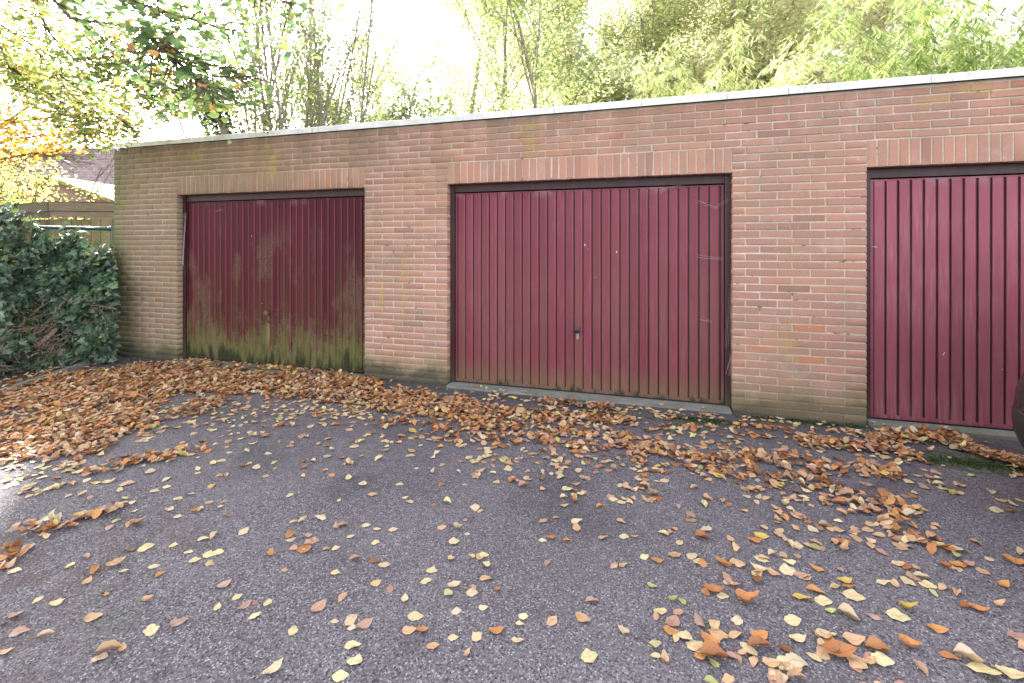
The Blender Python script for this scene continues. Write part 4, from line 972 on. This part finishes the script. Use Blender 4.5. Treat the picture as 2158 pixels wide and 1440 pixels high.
bg_ = np.where(px > 1250, 34, np.where(py < 1010, 42, 30)) / per * np.where(Y > -.25, .6, 1)
keepm = (rng.random(N) < pr + bg_) & (X > kx(Y) - .25)
onkerb = (X < kx(Y) + .02) & (rng.random(N) < .45); keepm &= ~onkerb
keepm &= ~((X > 1.55) & (Y < -1.0) & (X > .62 * (Y + 4.1) + .3))
X, Y, dn_ = X[keepm], Y[keepm], dn_[keepm]; n = len(X); print('litter', n)
s = rng.uniform(.036, .064, n) * (1 + .12 * (rng.random(n) < .12)); dense = dn_ > .55
tilt = np.where(dense, .30, .07)
R = frames(n, (0, 0, 1), .10, droop=0.0)
yaw = rng.uniform(0, 2 * math.pi, n); dz = rng.normal(0, 1, n) * tilt; d = np.stack([np.cos(yaw), np.sin(yaw), dz], 1); d /= np.linalg.norm(d, axis=1)[:, None]
nr = np.stack([rng.normal(0, 1, n) * tilt, rng.normal(0, 1, n) * tilt, np.where(rng.random(n) < .8, 1, -1)], 1); nr -= (nr * d).sum(1)[:, None] * d; nr /= np.linalg.norm(nr, axis=1)[:, None]
R = np.stack([np.cross(d, nr), d, nr], 2)
pick = np.where(dense, rng.integers(0, 8, n), rng.choice(8, n, p=[.17, .16, .09, .16, .14, .10, .05, .13])) + 8 * rng.integers(0, 3, n)
def rest_height(i):
    V = LT[pick[i]][0] @ R[i].T * s[i]; return -V[:, 2].min()
wd = np.array([.03, .08, .34, .20, .24, .14, .10, .025, .02]); wl = np.array([.26, .27, .24, .05, .05, .13, .02, .03, .012]); wd = wd / wd.sum(); wl = wl / wl.sum()
px, py, pz = proj(np.stack([X, Y, 0 * X], 1))
kinds = np.array([rng.choice(9, p=wd if dense[i] else wl) for i in range(n)])
kinds = np.where((px > 1350) & ~dense & (kinds <= 1) & (rng.random(n) < .5), 2, kinds)
tints = np.array([TAN[TK[k]] for k in kinds]) * rng.uniform(.82, 1.15, (n, 1)) * rng.uniform(.95, 1.05, (n, 3))
Z = np.array([rest_height(i) for i in range(n)])
lift = np.where(dense, rng.random(n) ** 1.3 * .035 * np.clip((dn_ - .5) * 2, 0, 1), 0)
low = np.where(X < kx(Y), .035, np.where((Y > -.07) & (X > OP[0][0]) & np.array([in_open(v, v + .01, 0) >= 0 for v in X]), .026, 0.0))
base = np.zeros(n) + low
Pn = np.stack([X, Y, np.clip(Z, 0, .03) + .0015 + lift + base], 1)
# leaves placed one by one where the photograph shows them: px, py, kind, heading in the picture (deg), length cm, template
HAND = [(318,1331,'pale yellow',80,7,0),(376,1313,'pinkish brown',35,8,1),(197,1302,'tan',12,8,1),(119,1273,'pale yellow',40,6,3),(182,1228,'tan',65,6,3),(245,1192,'tan',30,9,5),(32,1204,'pale yellow',0,7,0),(32,1301,'pinkish brown',12,8,3),(42,1333,'pinkish brown',20,8,2),
(228,1375,'tan',12,11,4),(256,1370,'tan',85,5,3),(210,1388,'straw',10,6,0),(12,1375,'tan',30,6,3),(575,1412,'straw',60,9,3),(718,1427,'pale yellow',10,7,0),(744,1363,'pale yellow',-25,8,1),(768,1318,'pinkish brown',50,8,3),(740,1310,'straw',60,7,0),(742,1325,'straw',10,4,0),(706,1311,'straw',0,4,0),
(671,1280,'pinkish brown',60,8,3),(618,1331,'pale yellow',80,6,0),(537,1299,'pale yellow',45,6,0),(563,1273,'pale yellow',80,5,3),(500,1259,'pale yellow',45,5,0),(457,1283,'pale yellow',80,5,3),(472,1233,'pinkish brown',45,7,3),(538,1273,'russet',0,3,2),(411,1182,'pale yellow',30,6,0),(457,1167,'pale yellow',8,7,0),(440,1172,'pale yellow',10,6,0),
(397,1165,'pale yellow',0,5,0),(442,1191,'tan',-10,6,6),(429,1137,'straw',-5,7,1),(366,1150,'pale yellow',10,5,0),(307,1157,'pale yellow',35,8,0),(277,1160,'dark brown',30,5,5),(240,1195,'straw',0,5,5),(261,1204,'straw',10,5,1),(325,1195,'straw',20,6,0),(339,1213,'orange',50,6,4),(313,1267,'tan',-10,6,5),
(375,1052,'straw',-5,6,0),(353,1073,'tan',0,4,1),(360,1077,'straw',70,6,3),(375,1090,'straw',5,5,0),(411,1080,'orange',30,6,5),(441,1060,'tan',10,6,1),(472,1058,'pinkish brown',5,5,0),(465,1068,'straw',30,4,0),(463,1003,'orange',-20,6,2),(417,998,'straw',0,5,1),(560,1005,'yellow green',5,5,0),(326,1036,'straw',0,6,0),(352,1027,'pale yellow',10,6,0),
(618,1101,'straw',0,5,1),(600,1203,'tan',0,4,0),(570,1170,'orange',75,6,5),(650,1130,'pinkish brown',10,5,3),(660,1142,'pinkish brown',0,7,0),(645,1156,'straw',0,5,0),(688,1158,'pinkish brown',-20,5,1),(708,1156,'straw',30,5,0),(739,1132,'straw',0,5,1),(772,1108,'pale yellow',0,6,0),(795,1116,'pale yellow',5,5,0),(791,1145,'pale yellow',30,5,0),
(748,1180,'pinkish brown',25,7,4),(707,1208,'pale yellow',0,5,0),(810,1192,'pale yellow',10,7,1),(714,1055,'straw',70,4,0),(854,1050,'straw',20,5,3),(842,1022,'straw',0,6,0),(878,988,'pale yellow',0,4,1),(931,1023,'russet',0,5,2),(915,1065,'orange',40,4,2),(980,1022,'straw',0,4,0),(1013,1079,'tan',20,5,2),(931,1113,'tan',0,6,1),(980,1097,'pinkish brown',70,4,1),
(957,1143,'straw',20,7,0),(1020,1171,'pale yellow',0,6,0),(985,1127,'straw',0,4,0),(898,1226,'pale yellow',30,6,0),(958,1238,'straw',0,7,5),(1024,1222,'tan',10,7,2),(1048,1245,'russet',40,4,5),(995,1252,'straw',0,6,0),(1018,1282,'straw',0,5,1),(962,1290,'straw',0,5,0),(876,1301,'pale yellow',0,8,0),(862,1330,'tan',0,7,1),(890,1333,'orange',-20,6,5),
(912,1362,'tan',0,6,1),(955,1345,'pale yellow',0,5,0),(1005,1343,'pale yellow',60,6,0),(1046,1331,'orange',20,8,3),(1090,1352,'straw',-10,6,1),(985,1380,'tan',70,4,5),(1095,1316,'pale yellow',0,4,0),(1103,1300,'pale yellow',-20,5,1),(1163,1310,'tan',60,7,1),(1228,1304,'tan',-50,8,3),(1242,1385,'pale yellow',20,8,0),(1248,1270,'pinkish brown',-5,7,4),
(1144,1140,'straw',0,5,0),(1172,1092,'tan',-20,5,2),(1215,1100,'straw',10,8,1),(1162,1137,'russet',-20,6,5),(1195,1142,'orange',-10,5,4),(1270,1135,'tan',10,7,1),(1315,1133,'straw',0,6,0),(1338,1134,'tan',-20,5,3),(1265,1070,'orange',20,7,4),(1310,1060,'pale yellow',5,7,0),(1313,1192,'tan',30,6,1),(1358,1175,'pale yellow',30,6,0),(1385,1182,'orange',0,7,3),
(1422,1170,'tan',10,8,1),(1433,1145,'pale yellow',60,6,0),(1474,1185,'pale yellow',-30,7,0),(1480,1135,'russet',-20,9,4),(1530,1190,'orange',0,7,3),(1550,1185,'tan',10,7,0),(1605,1130,'golden',-30,9,1),(1590,1140,'orange',0,9,3),(1605,1180,'straw',-40,8,0),(1660,1205,'straw',-10,9,0),(1690,1215,'pinkish brown',-20,9,1),(1720,1250,'orange',-30,9,4),
(1505,1250,'russet',-35,10,5),(1535,1228,'straw',10,6,0),(1545,1232,'tan',-40,7,5),(1575,1270,'orange',-30,12,5),(1523,1258,'pale yellow',-10,6,0),(1415,1332,'orange',-40,8,1),(1467,1362,'pale yellow',30,9,0),(1480,1385,'orange',5,8,1),(1505,1385,'russet',-10,12,4),(1498,1358,'orange',-60,9,5),(1550,1340,'tan',30,7,2),(1600,1340,'orange',20,9,1),
(1600,1365,'russet',0,11,4),(1625,1398,'tan',-10,8,1),(1655,1400,'pale yellow',60,9,0),(1680,1400,'straw',-10,10,2),(1740,1340,'straw',-10,10,1),(1800,1350,'tan',-20,9,5),(1768,1382,'russet',-25,13,5),(1788,1300,'straw',-50,10,4),(1850,1370,'orange',-20,10,4),(1830,1395,'tan',30,7,3),(1893,1300,'pale yellow',-30,10,0),(1915,1285,'golden',-30,8,5),
(1955,1235,'pale yellow',-30,8,0),(1862,1230,'pale yellow',-5,8,1),(1780,1225,'golden',10,8,3),(1790,1240,'russet',0,8,1),(1920,1365,'orange',-55,9,5),(1860,1395,'pale yellow',-20,9,0),(2075,1415,'pale yellow',-30,12,0),(2040,1390,'straw',-35,10,4),(2130,1425,'pale yellow',-30,10,3),(1975,1330,'orange',-20,8,3),(2040,1280,'russet',10,8,4),(2065,1290,'orange',-40,8,5),
(2105,1278,'tan',0,6,5),(2020,1190,'orange',-20,9,1),(1975,1150,'russet',10,7,3),(2085,1180,'straw',20,6,0),(2140,1185,'orange',-30,11,5),(2010,1040,'yellow green',-25,6,0),(2110,1056,'tan',-10,8,1),(2100,1078,'straw',-15,8,0),(2130,1080,'russet',-20,5,4),(1750,1290,'yellow green',0,5,3),(1670,1310,'pale yellow',-10,8,1),(1735,1270,'pale yellow',-20,8,0),
(1800,1258,'pale yellow',-30,10,0),(1690,1262,'golden',-30,9,1),(2148,1345,'pinkish brown',-30,9,1),(1500,1440,'yellow green',-30,6,4),(1640,1430,'straw',-20,8,1),(1190,1068,'tan',10,6,3),(290,1105,'tan',20,9,5),(275,1110,'tan',60,7,4)]
hP, hR, hs, hk, ht = [], [], [], [], []
for (qx, qy, kd, ang, cm, tm) in HAND:
    g = ground(qx, qy); a = math.radians(ang); g2 = ground(qx + 10 * math.cos(a), qy - 10 * math.sin(a) * .45); yw = math.atan2(g2[1] - g[1], g2[0] - g[0])
    d = np.array((math.cos(yw), math.sin(yw), rng.normal(0, .05))); d /= np.linalg.norm(d); nr_ = np.array((rng.normal(0, .12), rng.normal(0, .12), 1.0)); nr_ -= nr_.dot(d) * d; nr_ /= np.linalg.norm(nr_)
    Rm = np.stack([np.cross(d, nr_), d, nr_], 1); V = LT[tm][0] @ Rm.T * cm / 100 * .8; hP.append((g[0], g[1], -V[:, 2].min() + .0015)); hR.append(Rm); hs.append(cm / 100 * .76); hk.append(TK.index(kd)); ht.append(tm + 8 * int(rng.integers(0, 3)))
nh = len(hP)
hP, hR, hs, hk, ht = np.array(hP), np.array(hR), np.array(hs), np.array(hk), np.array(ht)
# free the ground round the hand-placed ones and drop scattered leaves from the area they cover
fx, fy, fz = proj(Pn); sparse = ~dense
hx, hy, hz = proj(hP)
foreg = (fy > 1060) & sparse & (rng.random(n) < np.where(fx > 1400, .10, .66))
keep_ = ~foreg
Pn, R, s, tints, pick, kinds, dn_ = Pn[keep_], R[keep_], s[keep_], tints[keep_], pick[keep_], kinds[keep_], dn_[keep_]
ph_t = np.array([TAN[TK[k]] for k in hk]) * rng.uniform(.88, 1.12, (nh, 1)) * rng.uniform(.96, 1.04, (nh, 3))
fx, fy, fz = proj(Pn); size = np.where((fx > 0) & (fx < 2158) & (fy < 1440) & (dn_ < .6), s / fz, 0); od = np.argsort(-size); extra = od[:300 - nh]; rest = od[300 - nh:]
obj('leaf_litter', scatter_mesh('leaf_litter', LT, Pn[rest], R[rest], s[rest], tints[rest], pick[rest]), M['litter'])['kind'] = 'stuff'
STATE = ['lying flat', 'gently cupped', 'slightly arched', 'with upturned tip', 'folded along rib', 'curled up', 'curled face down', 'wavy']
LQ = []
def place_words(g):
    X_, Y_ = g
    a = 'by the edging' if X_ < -3.4 else 'before left door' if X_ < -2.3 else 'before first pier' if X_ < -1.3 else 'left of knob' if X_ < -.55 else 'before middle door' if X_ < .35 else 'before second pier' if X_ < 1.0 else 'before right door'
    b = 'far out' if Y_ < -2.7 else 'well out' if Y_ < -2.3 else 'halfway out' if Y_ < -1.7 else 'nearer the wall' if Y_ < -1.0 else 'close to wall'
    return a + ', ' + b
def one_leaf(P_, R_m, s_, t_, k_, tm):
    V, F, U = LT[tm]; me = mesh('fallen_leaf', (V * s_) @ R_m.T, F, tint=t_, uv=U, smooth=True)
    o = obj('fallen_leaf', me, M['litter']); o.location = V3(P_)
    LQ.append((o, f"{'small ' if s_ < .055 else 'large ' if s_ > .078 else ''}{TK[k_]} leaf {STATE[tm % 8]}, {place_words(P_[:2])}", float(proj(np.array([P_]))[0][0])))
for i in range(nh): one_leaf(hP[i], hR[i], hs[i], ph_t[i], hk[i], ht[i])
for i in extra: one_leaf(Pn[i], R[i], s[i], tints[i], kinds[i], pick[i])
ORD = ['leftmost', 'second', 'third', 'fourth', 'fifth', 'sixth', 'seventh', 'eighth', 'ninth', 'tenth', 'eleventh', 'twelfth']; byl = {}
for q_ in LQ: byl.setdefault(q_[1], []).append(q_)
for lb, qs in byl.items():
    qs.sort(key=lambda q_: q_[2])
    for k, (o, _, _x) in enumerate(qs):
        t_ = lb if len(qs) == 1 else (lb + ', ' + ('leftmost such leaf' if k == 0 else 'rightmost such leaf' if k == len(qs) - 1 else ORD[min(k, 11)] + ' such from left'))
        tag(o, t_, 'leaf', 'fallen beech leaves scattered over the asphalt')
# twigs, crumbs and a white feather-like scrap
for (a, b, lb) in (((500, 1340), (538, 1356), 'thin dark twig lying on bare asphalt below the left door'), ((1468, 1093), (1500, 1100), 'thin dark twig near the leaf drift, before the right-hand pier'), ((1345, 1345), (1390, 1375), 'fine dark twig left of the folded orange leaves'), ((238, 1268), (258, 1250), 'bent twig in the brown soil patch')):
    pa, pb = np.array((*ground(*a), .004)), np.array((*ground(*b), .004)); md = (pa + pb) / 2 + (.01, -.008, .003)
    tag(MB().tube([pa, md, pb], [.0022, .002, .0012], 5).build('twig', M['bark_dark']), lb, 'twig')
cr = MB(); n = 900
Xc = rng.uniform(-5.2, 2.2, n); Yc = rng.uniform(-3.3, -.3, n); gc = np.array(ground(300, 1180)); sel = rng.random(n) < .45; Xc[sel] = gc[0] + rng.normal(0, .45, sel.sum()) - .3; Yc[sel] = gc[1] + rng.normal(0, .30, sel.sum())
Rc = frames(n, (0, 0, 1), .5); obj('leaf_crumbs', scatter_mesh('leaf_crumbs', [diamond(.4, .2), diamond(.15, .1)], np.stack([Xc, Yc, np.full(n, .004)], 1), Rc, rng.uniform(.006, .022, n), palette([(.10, .06, .04), (.20, .13, .09), (.33, .24, .17)], n)), M['litter'])['kind'] = 'stuff'
# moss cushions at the foot of the wall
n = 2600; Pm = []
for (qx, qy, rx, ry, k) in ((1480, 886, .28, .05, 700), (1700, 890, .42, .035, 900), (2050, 978, .30, .07, 700), (1270, 872, .3, .03, 300), (640, 803, .4, .03, 300)):
    g = ground(qx, qy); q = np.stack([g[0] + rng.normal(0, rx * .5, k), g[1] + rng.normal(0, ry * .5, k), np.full(k, .003)], 1); Pm.append(q[q[:, 1] < -.01])
Pm = np.vstack(Pm); n = len(Pm); obj('moss', scatter_mesh('moss', [diamond(.6, .3)], Pm, frames(n, (0, 0, 1), .8, droop=-.6), rng.uniform(.008, .022, n), palette([(.05, .085, .02), (.08, .12, .03), (.035, .055, .018)], n)), M['foliage'])['kind'] = 'stuff'
# cobwebs on the doors
def web(a, b, y, sag, label, extra=4, r=.00045):
    """dusty silk strands between two points of the door plane, given in photograph pixels"""
    m = MB(); f = lambda q: (wall_x(q[0], y), y, CH - (q[1] - 518) / 1000 * (-st * wall_x(q[0], y) + ct * (CD + y)))
    A, B = np.array(f(a)), np.array(f(b))
    for k in range(extra):
        o1, o2 = rng.normal(0, .012, 3), rng.normal(0, .008, 3); o1[1] = o2[1] = -abs(o1[1]) * .3; pts = []
        for t in np.linspace(0, 1, 7): pts.append((A + o1) * (1 - t) + (B + o2) * t + np.array((0, -.004, -sag * 4 * t * (1 - t))) + rng.normal(0, .0012, 3))
        m.tube(pts, r * rng.uniform(.6, 1.2), 4)
    tag(m.build('cobweb', M['web']), label, 'cobweb')
yw = RD - .004
web((1392, 404), (1436, 394), yw, -.01, 'long silky cobweb slanting up under the head of the middle door', 5)
web((1472, 425), (1512, 438), yw, .004, 'pale cobweb strand sagging at the upper right of the middle door', 5); web((1512, 438), (1536, 422), yw, .0, 'short pale cobweb strand climbing to the frame of the middle door', 4)
web((1466, 541), (1520, 544), yw, .006, 'level white cobweb strand right of centre height on the middle door', 4); web((1477, 671), (1496, 676), yw, .004, 'small hooked cobweb low on the right of the middle door', 4)
web((474, 410), (500, 388), yw, .0, 'faint cobweb in the head corner of the left door', 4); web((452, 446), (468, 441), yw, .0, 'wispy cobweb on the upper slats of the left door', 3)
web((1836, 522), (1846, 520), yw - .01, .0, 'dead grass blade caught in web at the left frame of the right door', 3, .002)
web((1533, 730), (1540, 600), yw, .0, 'dusty web strands running up the right jamb of the middle door', 5, .0006); web((386, 560), (392, 450), yw, .0, 'pale strands standing for the light line along the left door frame', 8, .0011)  # strands on the left door added for the frame's light line
web((1535, 790), (1541, 745), yw, .0, 'clotted web low in the right jamb of the middle door', 5, .0008)
# white chips in the paint
def chip(px, py, w, h, rot, door, y=RD + .0125):
    x = wall_x(px, y); z = CH - (py - 518) / 1000 * (-st * x + ct * (CD + y)); k = rng.integers(5, 8); an = np.sort(rng.uniform(0, 2 * math.pi, k)); V = []
    for yy in (0, .0015):
        for a in an: u, v = w * math.cos(a), h * math.sin(a); V.append((x + u * math.cos(rot) - v * math.sin(rot), y + yy, z + u * math.sin(rot) + v * math.cos(rot)))
    MB().add(V, [tuple(range(k))] + [(i, (i + 1) % k, (i + 1) % k + k, i + k) for i in range(k)]).build('paint_chip', M['white'], doors[door][0])
for a in ((1233, 517, .005, .014, .5, 1), (1240, 523, .006, .018, -.1, 1), (1299, 531, .006, .010, .2, 1), (1989, 746, .003, .016, -.35, 2), (2112, 779, .006, .003, 0, 2), (1255, 585, .002, .004, 0, 1), (1368, 436, .002, .004, 0, 1), (552, 640, .0025, .006, -.5, 0), (586, 653, .0025, .006, 0, 0), (530, 498, .003, .005, 0, 0)): chip(*a)

# ================================================================== PARKED CAR (only its corner reaches into the picture)
CX, CY, CL, CW = 1.672, -1.62, 4.05, 1.74
car = thing('parked_car', 'glossy black parked car whose rounded rear corner stands before the right door', 'car', (CX + CL / 2, CY, 0))
def outline(inset, x0=0.0, x1=CL, w=CW, n=56, e=4.2):
    P_ = []
    for k in range(n):
        a = 2 * math.pi * k / n; c, s_ = math.cos(a), math.sin(a); hx = (x1 - x0) / 2 - inset; hy = w / 2 - inset
        P_.append((CX + (x0 + x1) / 2 + hx * math.copysign(abs(c) ** (2 / e), c), CY + hy * math.copysign(abs(s_) ** (2 / e), s_)))
    return P_
def loft(layers, name, mat, parent, n=56, top=True):
    m = MB(); V = []; F = []
    for (z, ins, x0, x1, w_) in layers: V += [(x, y, z) for x, y in outline(ins, x0, x1, w_, n)]
    for i in range(len(layers) - 1):
        for k in range(n): F.append((i * n + k, i * n + (k + 1) % n, (i + 1) * n + (k + 1) % n, (i + 1) * n + k))
    if top: F.append(tuple((len(layers) - 1) * n + k for k in range(n)))
    F.append(tuple(range(n))[::-1]); m.add(V, F); return m.build(name, mat, parent, smooth=True)
loft([(.20, .10, 0, CL, CW), (.25, .075, 0, CL, CW), (.32, .032, 0, CL, CW), (.40, .006, 0, CL, CW), (.46, 0, 0, CL, CW), (.50, 0, 0, CL, CW), (.515, .012, 0, CL, CW)], 'bumper', M['plastic'], car)
loft([(.518, .006, 0, CL, CW), (.60, .012, 0, CL, CW), (.70, .040, 0, CL, CW), (.80, .085, 0, CL, CW), (.90, .12, .04, CL, CW), (.96, .17, .1, CL, CW)], 'body', M['car'], car)
loft([(.95, .16, .15, CL - 1.05, CW), (1.15, .20, .30, CL - 1.3, CW), (1.34, .25, .48, CL - 1.65, CW)], 'window', M['carglass'], car)
loft([(1.342, .24, .46, CL - 1.63, CW), (1.41, .27, .55, CL - 1.75, CW), (1.445, .36, .7, CL - 1.9, CW)], 'roof', M['car'], car)
for sx in (.78, CL - .82):
    for sy in (-1, 1):
        yc = CY + sy * (CW / 2 - .10)
        wh = MB().lathe([(.20, -.10), (.30, -.095), (.315, -.06), (.315, .06), (.30, .095), (.20, .10)], (CX + sx, yc, .314), 'y', 28).build('wheel', M['tyre'], car, smooth=True)
        MB().lathe([(.05, -.004), (.19, .0), (.195, .012), (.06, .02)], (CX + sx, yc + sy * .098, .314), 'y', 24).build('rim', M['steel'], wh)
for sy in (-1, 1): MB().obox((CX + .27, CY + sy * .58 - .05, .97), (.05, 0, 0), (0, .10, 0), (.05, 0, .17)).build('tail_light', M['lens'], car)
m = MB(); ol = outline(.010); m.tube([(x, y, .5165) for x, y in ol] + [(*ol[0], .5165)], .0035, 5, cap=False).build('trim_strip', M['steel'], car)
MB().box(CX + CL - .05, CX + CL + .002, CY - .3, CY + .3, .6, .68).build('grille', M['plastic'], car)
